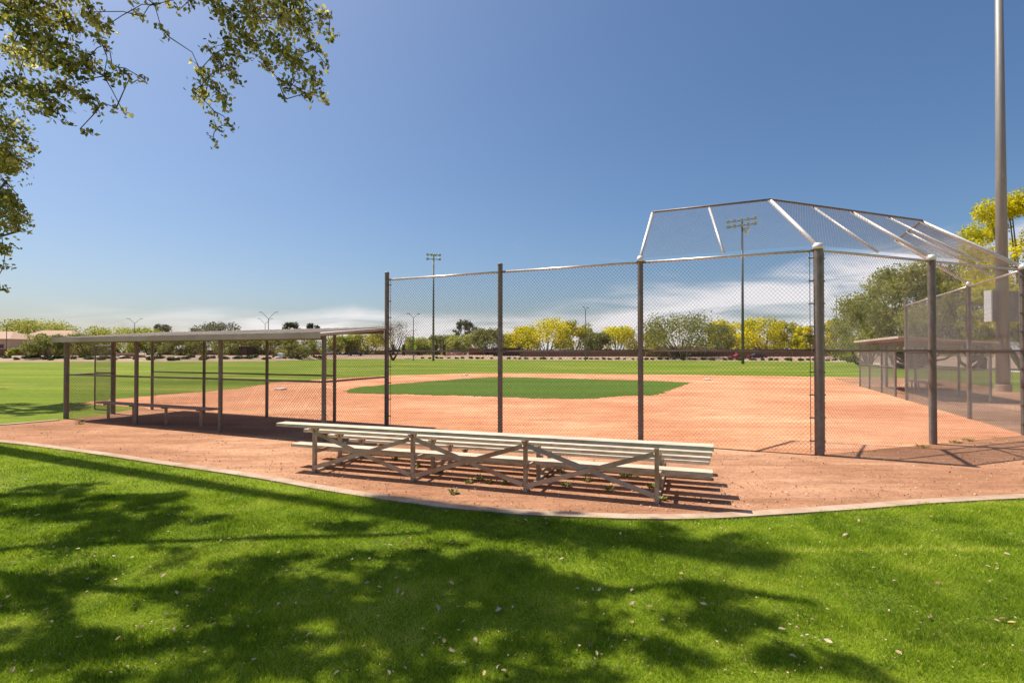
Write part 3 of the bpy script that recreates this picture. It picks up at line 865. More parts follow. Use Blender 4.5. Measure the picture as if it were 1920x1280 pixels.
T = [
 (70, 198, 599, 122, 'f_lime', 'rounded lime green tree rising behind the far left tiled house', 'multi'),
 (90, 116, 626, 66, 'f_olive', 'thin olive tree standing in front of the far left tiled house', 'multi'),
 (168, 124, 626, 80, 'f_olive', 'spreading olive tree with forked trunk seen through the dugout end', 'multi'),
 (228, 168, 612, 124, 'f_lime', 'broad lime green tree mass behind the dugout end gate', 'multi'),
 (304, 215, 607, 38, 'f_grey', 'dark grey round tree beyond the lime green mass', 'single'),
 (286, 172, 619, 62, 'f_lime', 'lime green tree seen between the first two dugout posts', 'multi'),
 (365, 225, 614, 16, 'f_dark', 'tiny dark treetop left of the grey gum tree', 'single'),
 (408, 210, 603, 88, 'f_grey', 'wide grey green gum tree above the middle of the dugout roof', 'single'),
 (345, 138, 633, 76, 'f_olive', 'olive tree under the dugout roof behind the low green shrubs', 'multi'),
 (440, 152, 630, 86, 'f_olive', 'olive tree in front of the dark brown block enclosure', 'multi'),
 (502, 158, 631, 84, 'f_olive', 'olive tree behind the second dugout bay from the backstop', 'multi'),
 (544, 185, 603, 40, 'f_dark', 'dark tufted tree peeking over the dugout roof near the tall lamp', 'single'),
 (588, 150, 606, 34, 'f_dark', 'dark tufted tree with thick brown trunk by the backstop end', 'single'),
 (560, 140, 633, 76, 'f_olive', 'low olive tree leaning by the pale cabinet', 'multi'),
 (640, 196, 629, 58, 'f_lime', 'yellow green tree just above the navy pickup', 'multi'),
 (690, 200, 622, 74, 'f_yolive', 'yellow flushed tree behind the navy pickup', 'multi'),
 (737, 128, 602, 96, 'f_bare', 'bare twiggy brown tree with forked trunk behind the backstop end post', 'multi'),
 (785, 180, 631, 52, 'f_lime', 'lime tree behind the lime green road sign', 'multi'),
 (826, 190, 628, 52, 'f_olive', 'olive tree behind the pair of dark gate pillars', 'multi'),
 (872, 222, 599, 44, 'f_dark', 'tall dark evergreen standing above the lime trees', 'single'),
 (865, 182, 627, 62, 'f_lime', 'lime tree in front of the tall dark evergreen', 'multi'),
 (914, 174, 615, 58, 'f_olive', 'olive tree just left of the second backstop post', 'multi'),
 (955, 190, 626, 42, 'f_lime', 'small lime tree just right of the second backstop post', 'multi'),
 (978, 174, 611, 50, 'f_yellow', 'narrow yellow tree at the left end of the yellow blooming row', 'multi'),
 (1024, 166, 596, 78, 'f_yellow', 'biggest bright yellow tree in the middle backstop panel', 'multi'),
 (1077, 172, 600, 62, 'f_yolive', 'pale yellow green tree beside the biggest yellow tree', 'multi'),
 (1118, 166, 622, 48, 'f_olive', 'grey olive tree between two yellow trees', 'multi'),
 (1158, 172, 611, 66, 'f_yellow', 'rounded bright yellow tree left of the third backstop post', 'multi'),
 (1192, 190, 618, 40, 'f_bare', 'thin twiggy tree touching the third backstop post', 'multi'),
 (1228, 166, 616, 40, 'f_yolive', 'small yellow green tree right of the third backstop post', 'multi'),
 (1276, 132, 583, 126, 'f_olive', 'large feathery olive green tree with many trunks in the fourth panel', 'multi'),
 (1342, 150, 606, 62, 'f_olive', 'dark olive tree beside the large feathery one', 'multi'),
 (1346, 182, 597, 42, 'f_yellow', 'yellow tree peeking out behind the dark olive tree', 'multi'),
 (1386, 172, 603, 62, 'f_yellow', 'bright yellow tree behind the far silver lamp pole', 'multi'),
 (1430, 167, 592, 68, 'f_yellow', 'tallest bright yellow dome right of the far silver lamp pole', 'multi'),
 (1474, 172, 601, 50, 'f_yolive', 'yellow green tree between two bright yellow domes', 'multi'),
 (1508, 167, 612, 40, 'f_yellow', 'small bright yellow tree next to the thick corner post', 'multi'),
 (1566, 176, 598, 44, 'f_yolive', 'yellow tree half hidden by the willow-like tree', 'multi'),
]
for px, Y, top, w, mt, lab, tr in T:
    if mt == 'f_bare':
        tree(px, Y, top, w, mt, lab, tr, n=3000, leaf=.13, lobes=36, crown=.25, spread=.9, bark='bark')
    elif mt == 'f_dark' or mt == 'f_grey':
        tree(px, Y, top, w * 1.1, mt, lab, tr, n=1700 if w < 50 else 3200, crown=.45 if w < 50 else .3, lobes=34, bark='bark', spread=.8)
    else:
        tree(px, Y, top, w * 1.32, mt, lab, tr, n=7600 if w > 90 else 5000, crown=.04, lobes=60 if w > 90 else 40)
tree(1622, 72, 566, 130, 'f_willow', 'rounded olive tree at the left foot of the big willow-like tree', 'multi', n=8000, leaf=.16, crown=.05, lobes=50, gz=0, spread=.75, bark='bark', name='shade_tree')
tree(1712, 62, 497, 262, 'f_willow', 'big willow-like olive green tree behind the far dugout', 'multi', n=36000, leaf=.17, crown=.05, lobes=95, gz=0, spread=.62, bark='bark', name='shade_tree')
tree(1572, 118, 604, 64, 'f_olive', 'lower olive tree left of the big willow-like tree', 'multi', n=3000, leaf=.17, crown=.12, lobes=26, gz=0)
tree(1928, 41, 350, 265, 'f_yellow', 'huge yellow blooming tree behind the grey light pole', 'multi', n=44000, leaf=.11, crown=.18, lobes=150, gz=0, spread=.55, name='flowering_tree')
tree(1822, 56, 520, 150, 'f_yolive', 'yellow green tree behind the near wing of the backstop', 'multi', n=15000, leaf=.14, crown=.1, lobes=70, gz=0, spread=.6)
tree(1960, 66, 590, 150, 'f_olive', 'olive tree on the gravel at the far right edge', 'multi', n=12000, leaf=.15, crown=.12, lobes=60, gz=0, spread=.6)
# tree off to the left whose shade falls on the turf by the dugout
tree(-98, 18.7, 120, 235, 'f_olive', 'leafy shade tree at the left edge beyond the dugout kerb', 'single', n=9000, leaf=.085, crown=.45, lobes=46, gz=0, spread=.6, bark='bark', name='shade_tree')
tree(-260, 25, 380, 330, 'f_olive', 'second shade tree beyond the left edge of the turf', 'single', n=6000, leaf=.10, crown=.3, lobes=45, gz=0, spread=.6, bark='bark', name='shade_tree')

# ------------------------------------------------------------------ shrubs, boulders
def shrub_mesh(name, r, n, leaf, mat):
    k = 6
    cs = [(math.cos(i * 2.4) * r * .45 * rng.random(), math.sin(i * 2.4) * r * .45 * rng.random(), r * (.35 + .3 * rng.random())) for i in range(k)]
    Vq, tn = leaf_cloud(cs, [r * .5] * k, [n // k] * k, leaf, .9, (1, 1, .8), .3)
    Vq[:, :, 2] = np.maximum(Vq[:, :, 2], 0.0)
    return Vq, tn
SHM = []
def shrub_proto(mat, r, n, leaf):
    Vq, tn = shrub_mesh('shrub', r, n, leaf, mat)
    o = quads_object('shrub', Vq, M[mat], None, tn)
    return o
protos = [shrub_proto('f_shrub', .9, 420, .17), shrub_proto('f_shrub', .9, 420, .17), shrub_proto('f_lime', .9, 420, .17)]
used = [False] * 3
def shrub(px, Y, s, kind, label, group, dz=0.0):
    p = protos[kind]
    if used[kind]:
        o = p.copy(); COL.objects.link(o)
    else:
        o = p; used[kind] = True
    q = pt(px, 0, Y)
    o.location = (q.x, Y, verge_z(px, Y) - .05 + dz)
    o.rotation_euler = (0, 0, rng.random() * 6.28)
    o.scale = (s * (.9 + .4 * rng.random()), s * (.9 + .4 * rng.random()), s * (.8 + .3 * rng.random()))
    tag(o, label, 'shrub', group)
for i in range(46):
    px = 5 + i * 13.2 + rng.normal() * 4
    if px > 620: break
    Y = edge_depth(px) + 2 + 9 * rng.random()
    shrub(px, Y, .75 + .6 * rng.random(), int(rng.integers(0, 2)), 'low dark green shrub on the gravel slope behind the dugout', 'shrubs on the left gravel slope')
for i in range(62):
    px = 792 + i * 13.1 + rng.normal() * 3
    if 745 < px < 755: continue
    Y = edge_depth(px) + 1.6 + 1.6 * rng.random()
    shrub(px, Y, .62 + .3 * rng.random(), int(rng.integers(0, 2)), 'small clipped green shrub in the row along the far outfield edge', 'row of shrubs along the outfield')
for px, Y, s, lab in ((28, 135, 2.4, 'bright lime hedge bush under the far left house'), (108, 128, 2.1, 'bright lime bush right of the pale sign by the far left house'), (1590, 103, 2.2, 'bright lime bush at the corner of the far dugout')):
    shrub(px, Y, s, 2, lab, None)
for i, (px, Y) in enumerate([(146, 117), (182, 116), (230, 117.5), (247, 117.5), (330, 117), (520, 128)]):
    bm_ = MB()
    r = .55 + .35 * rng.random()
    pr = []
    for k in range(7):
        a = k / 6 * math.pi
        pr.append((max(.01, math.sin(a) * r * (.85 + .3 * rng.random())), -math.cos(a) * r * .55 + r * .3))
    q = pt(px, 0, Y)
    bm_.lathe((q.x, Y, verge_z(px, Y)), pr, 9)
    o = bm_.build('boulder', M['rock'])
    lab = ['pale boulder left of the forked olive trunk', 'pale boulder right of the forked olive trunk', 'pale boulder in front of the left half of the brick monument', 'pale boulder in front of the right half of the brick monument', 'pale boulder among the shrubs behind the second dugout bay', 'pale boulder beside the pale cabinet'][i]
    tag(o, lab, 'boulder', 'boulders on the gravel slope')
# pink flower mound
q = pt(850, 0, 168)
Vq, tn = leaf_cloud([(q.x + (k - 4) * .65, 168 + rng.normal() * .4, RISE + .35) for k in range(9)], [.9] * 9, [90] * 9, .16, .9, (1, 1, .8), .3)
tag(quads_object('flower_bed', Vq, M['f_pink'], None, tn), 'pinkish mound of flowers before the red brick wall', 'flower bed')

# ------------------------------------------------------------------ walls, houses, signs
def wall(px0, px1, Y0, Y1, h, mat, label, capm=None, thick=.3):
    a = pt(px0, 0, Y0); b = pt(px1, 0, Y1); z = min(verge_z(px0, Y0), verge_z(px1, Y1)) - .05
    root = thing('boundary_wall', label, 'wall', ((a.x + b.x) / 2, (a.y + b.y) / 2, z))
    m = MB(); m.beam(Vector((a.x, a.y, z + h / 2)), Vector((b.x, b.y, z + h / 2)), thick, h); m.build('wall_body', M[mat], root)
    m = MB(); m.beam(Vector((a.x, a.y, z + h + .06)), Vector((b.x, b.y, z + h + .06)), thick + .12, .12); m.build('coping', M[capm or mat], root)
    L = (b - a).length; k = max(1, int(L / 9))
    for i in range(k + 1):
        p = a.lerp(b, i / k)
        m = MB(); m.box((p.x, p.y, z + h / 2 + .12), (.5, .5, h + .28)); m.build('pier', M[mat], root)
wall(-60, 215, 140, 150, 1.7, 'brownwall', 'brown block wall below the far left house')
wall(300, 432, 172, 176, 1.7, 'brownwall', 'brown block wall left of the dark enclosure')
wall(482, 632, 185, 200, 1.9, 'brick', 'reddish brick wall behind the olive trees by the tall lamp')
wall(655, 835, 214, 214, 1.8, 'brownwall', 'brown wall behind the navy pickup and gate pillars')
wall(880, 925, 176, 178, 2.1, 'brick', 'short red brick wall behind the pink flower mound')
wall(926, 975, 158, 156, 2.5, 'darkpillar', 'dark brown wall section around the second backstop post')
wall(976, 1210, 152, 140, 1.9, 'brownwall', 'long dark wall under the yellow blooming row')
wall(1212, 1380, 139, 133, 1.9, 'brownwall', 'dark wall behind the large feathery olive tree')
wall(1382, 1600, 132, 122, 1.9, 'brownwall', 'dark wall below the tan tiled roofs near the corner post')
wall(1660, 1990, 120, 100, 1.9, 'tanwall', 'tan block wall behind the far dugout and right gravel')

q = pt(456, 0, 150)
root = thing('enclosure', 'dark brown block enclosure under the olive trees behind the dugout', 'enclosure', (q.x, 150, RISE))
m = MB(); m.box((q.x, 150, RISE + 1.2), (6.8, 3.5, 2.4)); m.build('enclosure_wall', M['darkpillar'], root)
m = MB(); m.box((q.x, 150, RISE + 2.46), (7.0, 3.7, .12)); m.build('coping', M['brownwall'], root)
m = MB(); m.box((q.x + .6, 148.2, RISE + 1.1), (2.6, .08, 2.0)); m.build('enclosure_gate', M['brownwall'], root)

q = pt(239, 0, 121)
root = thing('monument_sign', 'long low brick monument with pale cap seen through the dugout', 'monument', (q.x, 121, .3))
m = MB(); m.box((q.x, 121, .3 + .65), (4.6, .7, 1.5)); m.build('monument_body', M['tanwall'], root)
m = MB(); m.box((q.x, 121, 1.76), (4.8, .85, .12)); m.build('monument_cap', M['cap'], root)
m = MB(); m.box((q.x + .2, 120.62, 1.05), (3.4, .05, .8)); m.build('brick_panel', M['brick'], root)

for px, Y, lab in ((650, 191, 'dark gate pillar left of centre of the pair above the pickup'), (666, 191, 'dark gate pillar right of the pair above the pickup bed'), (737, 160, 'dark gate pillar left of the white van'), (757, 160, 'dark gate pillar right of the white van'), (818, 160, 'dark gate pillar nearest the distant seven lamp pole'), (833, 160, 'dark gate pillar right of the distant seven lamp pole')):
    q = pt(px, 0, Y)
    root = thing('gate_pillar', lab, 'pillar', (q.x, Y, RISE), 'dark gate pillars along the road')
    h = 3.1
    m = MB(); m.box((q.x, Y, RISE + h / 2), (.8, .8, h)); m.build('shaft', M['darkpillar'], root)
    m = MB(); m.box((q.x, Y, RISE + h + .1), (1.0, 1.0, .2)); m.build('pillar_cap', M['brownwall'], root)

def house(px, Y, wpx, wall_h, roof_top, depth, label, gz=RISE):
    q = pt(px, 0, Y); w = wpx / FPX * Y; zt = EYE + (HOR - roof_top) / FPX * Y
    root = thing('house', label, 'house', (q.x, Y, gz), 'tile roofed houses beyond the field')
    m = MB(); m.box((q.x, Y + depth / 2, gz + wall_h / 2), (w, depth, wall_h)); m.build('wall', M['stucco'], root)
    x0, x1, y0, y1, z = q.x - w / 2 - .7, q.x + w / 2 + .7, Y - .7, Y + depth + .7, gz + wall_h + .003
    rl = min(depth, w) * .45
    m = MB(); m.add([(x0, y0, z), (x1, y0, z), (x1, y1, z), (x0, y1, z), (x0 + rl, Y + depth / 2, zt), (x1 - rl, Y + depth / 2, zt)], [(0, 1, 5, 4), (1, 2, 5), (2, 3, 4, 5), (3, 0, 4), (3, 2, 1, 0)])
    m.build('roof', M['tile'], root)
    m = MB(); m.box((q.x, y0 - .06, z - .12), (w + 1.5, .1, .26)); m.build('fascia', M['trim'], root)
    for i, fx in enumerate((-.32, .02, .34)):
        m = MB(); m.box((q.x + fx * w, Y - .05, gz + wall_h * .55), (1.7, .1, 1.3)); f = m.build('window', M['trim'], root)
        m = MB(); m.box((q.x + fx * w, Y - .11, gz + wall_h * .55), (1.45, .05, 1.05)); m.build('pane', M['glass'], f)
house(78, 178, 110, 5.2, 618, 12, 'tan two storey house with pinkish hip roof at the far left')
house(-30, 160, 96, 5.0, 620, 11, 'tan house with tiled roof cut by the left edge')
house(1235, 212, 66, 3.4, 646, 12, 'tan house with low tiled roof beside the third backstop post')
house(1305, 216, 70, 3.2, 644, 12, 'tan house with tiled roof behind the large feathery olive tree')
house(1432, 214, 76, 3.2, 643, 12, 'tan house with tiled roof under the tallest yellow dome')
house(1560, 196, 92, 3.4, 641, 12, 'tan house with tiled roof between corner post and far dugout')

def sign_post(px, Y, zc, size, mat, label, diamond=False):
    q = pt(px, 0, Y); z0 = verge_z(px, Y)
    root = thing('road_sign', label, 'sign', (q.x, Y, z0))
    m = MB(); m.tube((q.x, Y, z0), (q.x, Y, zc), .05, .05); m.build('post', M['poledark'], root)
    m = MB()
    if diamond:
        s = size[0] / 2
        m.add([(q.x - s, Y - .06, zc), (q.x, Y - .06, zc - s * 1.25), (q.x + s, Y - .06, zc), (q.x, Y - .06, zc + s * 1.25), (q.x - s, Y - .10, zc), (q.x, Y - .10, zc - s * 1.25), (q.x + s, Y - .10, zc), (q.x, Y - .10, zc + s * 1.25)],
              [(0, 1, 2, 3), (7, 6, 5, 4), (0, 4, 5, 1), (1, 5, 6, 2), (2, 6, 7, 3), (3, 7, 4, 0)])
    else:
        m.box((q.x, Y - .08, zc), (size[0], .05, size[1]))
    m.build('sign_panel', M[mat], root)
sign_post(778, 150, 3.5, (1.5, 1.9), 'signlime', 'fluorescent lime diamond road sign left of the seven lamp pole', True)
sign_post(76, 115, 3.9, (.75, 1.7), 'whitepaint', 'pale upright sign in front of the far left house')

q = pt(527, 0, 130)
root = thing('utility_cabinet', 'pale bluish utility cabinet among the olive trees behind the dugout', 'utility cabinet', (q.x, 130, .3))
m = MB(); m.box((q.x, 130, .3 + .75), (1.3, .9, 1.5)); m.build('cabinet_body', M['whitepaint'], root, bevel=.05)
m = MB(); m.box((q.x, 130, .36), (1.6, 1.2, .14)); m.build('plinth', M['walk'], root)
m = MB(); m.box((q.x, 129.53, 1.1), (1.0, .04, 1.1)); m.build('cabinet_door', M['boxedge'], root)

# ------------------------------------------------------------------ vehicles
def vehicle(px, Y, L, body_prof, cab_prof, mat, label, kind, width=1.85, z=RISE + .17, flip=1):
    q = pt(px, 0, Y); x0 = q.x
    root = thing(kind.replace(' ', '_'), label, kind, (x0, Y, z))
    def prof(pts, w, inset=0):
        m = MB(); n = len(pts)
        vs = [(x0 + flip * p[0], Y - w / 2, z + p[1]) for p in pts] + [(x0 + flip * p[0], Y + w / 2, z + p[1]) for p in pts]
        m.add(vs, [tuple(range(n)), tuple(reversed(range(n, 2 * n)))] + [(i, n + i, n + (i + 1) % n, (i + 1) % n) for i in range(n)])
        return m
    prof(body_prof, width).build('body', M[mat], root, bevel=.06, seg=2)
    cab = prof(cab_prof, width - .22).build('cab', M[mat], root, bevel=.05, seg=2)
    cx = [p[0] for p in cab_prof]; cz = [p[1] for p in cab_prof]
    mx, mz = sum(cx) / len(cx), sum(cz) / len(cz)
    prof([(mx + (a - mx) * .82, mz + (b - mz) * .70 + .02) for a, b in cab_prof], width - .19).build('side_window', M['glass'], cab)
    for wx in (-L * .31, L * .31):
        for s in (-1, 1):
            m = MB(); m.lathe((x0 + flip * wx, Y + s * (width / 2 - .1), z + .36), [(.05, -.12), (.33, -.12), (.37, -.08), (.37, .08), (.33, .12), (.05, .12)], 16, axis=(0, 1, 0))
            wl = m.build('wheel', M['tyre'], root, smooth=False)
            m = MB(); m.lathe((x0 + flip * wx, Y + s * (width / 2 + .025), z + .36), [(.21, -.012), (.2, .012)], 14, axis=(0, 1, 0)); m.build('rim', M['lampmetal'], wl)
    for s in (-1, 1):
        m = MB(); m.box((x0 + flip * (-L / 2 + .06), Y + s * .62, z + .78), (.14, .34, .16)); m.build('headlight', M['lens'], root)
pick_b = [(-2.75, .42), (-2.75, .82), (-2.5, .98), (-1.25, 1.08), (2.75, 1.08), (2.75, .42)]
pick_c = [(-1.35, 1.082), (-.75, 1.72), (.95, 1.76), (1.15, 1.082)]
vehicle(666, 176, 5.5, pick_b, pick_c, 'navy', 'navy pickup truck on the road beyond the outfield', 'pickup truck', 1.95, z=.86)
car_b = [(-2.3, .35), (-2.3, .72), (-1.9, .86), (-1.1, .92), (1.7, .95), (2.28, .88), (2.3, .38)]
car_c = [(-1.15, .922), (-.45, 1.40), (.75, 1.42), (1.65, .95)]
vehicle(1385, 124, 4.6, car_b, car_c, 'redpaint', 'bright red car parked beyond the far silver lamp pole', 'car', z=.22)
vehicle(1418, 126, 4.6, car_b, car_c, 'darkpaint', 'dark maroon car parked right of the red car', 'car', z=.36)
van_b = [(-2.4, .4), (-2.4, .9), (-2.0, 1.1), (2.4, 1.1), (2.4, .4)]
van_c = [(-2.0, 1.102), (-1.3, 1.95), (2.3, 2.0), (2.38, 1.102)]
vehicle(747, 188, 4.8, van_b, van_c, 'whitepaint', 'white van on the road behind the bare twiggy tree', 'van', 2.0)
vehicle(618, 190, 4.6, car_b, car_c, 'whitepaint', 'white car on the road beside the thick brown trunk', 'car')

q = Vector(gp(1842, 691.5))
root = thing('trash_can', 'dark round trash can on the turf behind the backstop wing', 'trash can', (q.x, q.y, 0))
m = MB(); m.lathe((q.x, q.y, 0), [(.33, 0), (.36, .1), (.42, 1.0), (.44, 1.02), (.44, 1.08), (.41, 1.1)], 18); m.build('barrel', M['bin'], root, smooth=True)
m = MB(); m.lathe((q.x, q.y, 1.1), [(.43, 0), (.40, .12), (.2, .28), (.02, .30)], 18); m.build('lid', M['bin'], root, smooth=True)

# ------------------------------------------------------------------ near tree (crown overhead and hanging branches)
TR = Vector((-8.2, 4.9, 0))
near = thing('shade_tree', 'tall shade tree whose leafy branches hang in at the top left', 'tree', TR)
clumps = []          # centre, radius(xyz), leaves
def vis(lst, Y, dens=1.0):
    for px, py, r in lst:
        yy = Y + rng.normal() * .28
        c = pt(px, py, yy); R = r / FPX * Y
        n = int(dens * 230 * (r / 40) ** 2) + 6
        clumps.append((c, (R, R * 1.3 + .12, R * .95), n, True))
hang = [(400,12,32),(440,30,38),(480,24,44),(522,30,44),(562,44,38),(600,28,20),(614,62,13),(428,84,32),(470,74,38),(520,94,40),(556,116,33),(590,150,24),(603,180,15),(545,156,24),(532,184,9),(572,178,18),(388,146,22),(380,186,18),(402,166,22),(415,196,15),(398,206,10),(404,240,12),(432,236,9),(396,262,9),(372,128,12),(415,122,24),(442,140,18),(374,158,14),(360,170,10),(395,100,20),(445,60,26),(495,120,22),(585,90,20),(500,0,40),(450,-20,45),(550,-10,45),(610,120,8)]
small = [(243,14,8),(262,27,8),(297,46,9),(313,66,7),(331,14,9),(284,4,10),(305,-5,18),(250,-10,16),(350,-8,20)]
topl = [(15,14,48),(65,26,48),(118,36,42),(162,18,30),(192,46,22),(15,88,48),(70,98,48),(120,118,40),(158,108,28),(188,82,18),(25,158,42),(78,178,38),(128,166,32),(164,182,20),(98,208,20),(75,214,13),(146,240,9),(190,140,17),(240,142,11),(268,147,7),(214,200,8),(229,211,8),(206,122,10),(178,205,9),(100,-20,55),(30,-30,60),(45,60,40),(95,75,40)]
left = [(6,235,30),(36,262,22),(18,290,28),(8,340,16),(18,380,22),(28,408,13),(8,428,22),(4,468,22),(4,502,10),(0,545,7),(34,432,6),(50,280,10),(2,270,34),(-30,300,60),(-40,400,60),(-40,200,70),(-60,480,40)]
vis(hang, 5.5, .88); vis(small, 5.4, .7); vis(topl, 4.9, .85); vis(left, 6.1, 1.05)
# crown clumps that shade the lawn: (ground pixel of the patch, ground half sizes, height of the leaves)
shade = [((110,925),1.0,.36,8.4),((290,935),.9,.26,8.2),((40,975),.8,.3,8.6),((230,975),.6,.16,8.4),
 ((690,990),.4,.2,8.2),((850,1100),.9,.5,7.9),((730,1120),.7,.4,7.4),((170,950),1.1,.35,8.4),((340,985),.5,.18,8.2),((1000,975),.8,.22,8.8),((1150,1000),.7,.2,8.8),((350,1235),.7,.16,6.4),((620,1235),.6,.14,6.6),((600,1050),.45,.2,7.6),((540,1110),.45,.22,7.2),((690,1100),.55,.36,7.4),
 ((800,1070),.6,.36,7.8),((900,1070),.5,.36,7.9),((985,1095),.3,.14,7.9),((760,1150),.55,.26,7.0),((900,1135),.45,.26,7.4),
 ((630,1185),.5,.2,6.8),((450,1175),.45,.18,6.6),((1000,1155),.4,.18,7.6),((1130,1175),.4,.16,7.6),((1060,1205),.5,.16,7.4),
 ((1240,1140),.28,.13,8.0),((1390,1168),.13,.06,8.2),((1200,1215),.32,.10,7.6),((1560,1256),.34,.10,8.2),((1420,1238),.24,.07,8.0),
 ((230,1215),.5,.18,6.4),((560,1250),.45,.14,6.6),((330,1265),.4,.12,6.4),
 ((700,1240),.4,.12,6.8),((860,1200),.3,.12,7.0),((960,1255),.26,.09,7.2),((200,1100),.5,.16,7.0),
 ((1350,1022),.5,.2,8.8),((1190,1005),.7,.16,8.8),((930,990),.5,.14,8.8),((1290,1110),.14,.08,8.4),((1040,1015),.4,.12,8.6)]
for (px, py), rx, ry, h in shade:
    gx, gy = gp(px, py)
    c = Vector((gx - SHX * h, gy - SHY * h, h))
    A = rx * ry * math.pi
    k = max(2, int(A / .13))
    for j in range(k):
        a_ = rng.random() * 6.283; q_ = math.sqrt(rng.random())
        r_ = .17 + .19 * rng.random()
        cc = c + Vector((math.cos(a_) * q_ * rx * 1.1, math.sin(a_) * q_ * ry * 1.1, rng.normal() * .25))
        clumps.append((cc, (r_ * 1.35, r_, r_ * .9), int(r_ * r_ * (2300 if 560 < px < 1020 and 1030 < py < 1190 or py < 1000 else 1250)) + 5, False))
for i in range(40):  # sparse extra clumps added only to dapple the lawn with shade
    px = -60 + 1010 * rng.random(); py = 1000 + 275 * rng.random()
    h = 6.2 + 2.2 * rng.random()
    gx, gy = gp(px, py)
    r_ = .16 + .16 * rng.random()
    clumps.append((Vector((gx - SHX * h, gy - SHY * h, h)), (r_ * 1.4, r_, r_), int(r_ * r_ * 700) + 6, False))
# rest of the crown, over and left of the frame
for i in range(70):
    a = rng.random() * 6.28; rr = 4.2 * math.sqrt(rng.random())
    c = Vector((TR.x - 1.6 + math.cos(a) * rr, TR.y - .6 + math.sin(a) * rr * .8, 5.5 + 5.0 * rng.random()))
    if c.y > .5 and (c.z - EYE) / c.y < .72 and abs(c.x) / c.y < 1.12: continue
    sx_, sy_ = c.x + SHX * c.z, c.y + SHY * c.z
    if sy_ > 2.2 and abs(sx_) < 1.0 * sy_ + 1.0: continue
    clumps.append((c, (.75, .75, .5), 260, False))
LV, LT = [], []
wood = MB()
top = TR + Vector((.4, .2, 3.0))
wood.path([TR - Vector((0, 0, .1)), TR + Vector((.05, 0, .6)), TR + Vector((.2, .1, 1.8)), top], [.34, .27, .23, .21], 14)
hubs = [Vector(h) for h in ((-6.6, 5.4, 5.2), (-5.2, 5.6, 6.6), (-3.9, 5.9, 7.4), (-2.6, 5.9, 7.6), (-1.8, 5.6, 7.7), (-7.2, 6.2, 5.6), (-6.2, 6.8, 7.2), (-6.4, 4.6, 6.4), (-4.9, 4.7, 5.9), (-9.4, 4.6, 5.6), (-10.2, 3.6, 7.0), (-8.8, 3.4, 6.6), (-8.2, 6.6, 7.4), (-3.4, 5.4, 6.2), (-7.2, 5.4, 8.4), (-5.0, 7.2, 8.2))]
par = [(-1, 0), (0, 1), (1, 2), (2, 3), (3, 4), (-1, 5), (5, 6), (-1, 7), (7, 8), (-1, 9), (9, 10), (-1, 11), (-1, 12), (8, 13), (0, 14), (6, 15)]
for a_, b_ in par:
    s_ = top - Vector((0, 0, .25)) if a_ < 0 else hubs[a_]
    e_ = hubs[b_]
    L = (e_ - s_).length
    r0 = .15 if a_ < 0 else .075
    mid = (s_ + e_) / 2 + Vector((rng.normal() * .1, rng.normal() * .1, .10 * L))
    wood.path([s_, mid, e_], [r0, r0 * .75, r0 * .5], 9)
tw = MB()
nodes = [h.copy() for h in hubs]
order = sorted(clumps, key=lambda q: min((h - q[0]).length for h in hubs))
for c, R, n, vis_ in order:
    hb = min(nodes, key=lambda h: (h - c).length - (.12 if h.z > c.z else 0))
    nodes.append(c)
    dl = (hb - c).length
    mid = (hb + c) / 2 + Vector((rng.normal() * .08 * dl, rng.normal() * .08 * dl, .12 * dl))
    rt = .006 if (hb - c).length < .6 else .015
    tw.path([hb, mid, c], [rt, rt * .7, .004], 5)
    u = rng.normal(size=(n, 3)); u /= np.linalg.norm(u, axis=1)[:, None]
    rad_ = rng.random(n) ** (1 / 2.2)
    p = np.array(c) + u * rad_[:, None] * np.array(R) * 1.08
    # gather leaves on little drooping sprigs
    k = max(3, n // 9)
    sp = np.array(c) + (lambda w: w / np.linalg.norm(w, axis=1)[:, None])(rng.normal(size=(k, 3))) * (rng.random((k, 1)) ** .5) * np.array(R)
    idx = rng.integers(0, k, n)
    p = p * .35 + sp[idx] * .65 + rng.normal(size=(n, 3)) * .022
    if vis_:
        for q_ in sp[: min(k, 10)]:
            q_ = Vector(q_)
            tw.path([c, (c + q_) / 2 + Vector((0, 0, .02)), q_], [.004, .003, .0018], 4)
    dn = rng.normal(size=(n, 3)) * .75 + np.array([0, 0, -.55])
    dn /= np.linalg.norm(dn, axis=1)[:, None]
    sd = np.cross(dn, rng.normal(size=(n, 3))); sd /= np.linalg.norm(sd, axis=1)[:, None]
    s_ = (.023 if vis_ else .05) * (.7 + .6 * rng.random((n, 1)))
    LV.append(np.stack([p - dn * s_, p + sd * s_ * .72 - dn * s_ * .15, p + dn * s_ * 1.15, p - sd * s_ * .72 - dn * s_ * .15], 1))
    cl = rng.random() * .35
    LT.append(np.clip(cl + rng.random(n) * .65, 0, 1))
wood.build('trunk', M['bark'], near, smooth=True)
tw.build('branches', M['bark'], near, smooth=True)
quads_object('crown', np.concatenate(LV), M['nearleaf'], near, np.concatenate(LT))

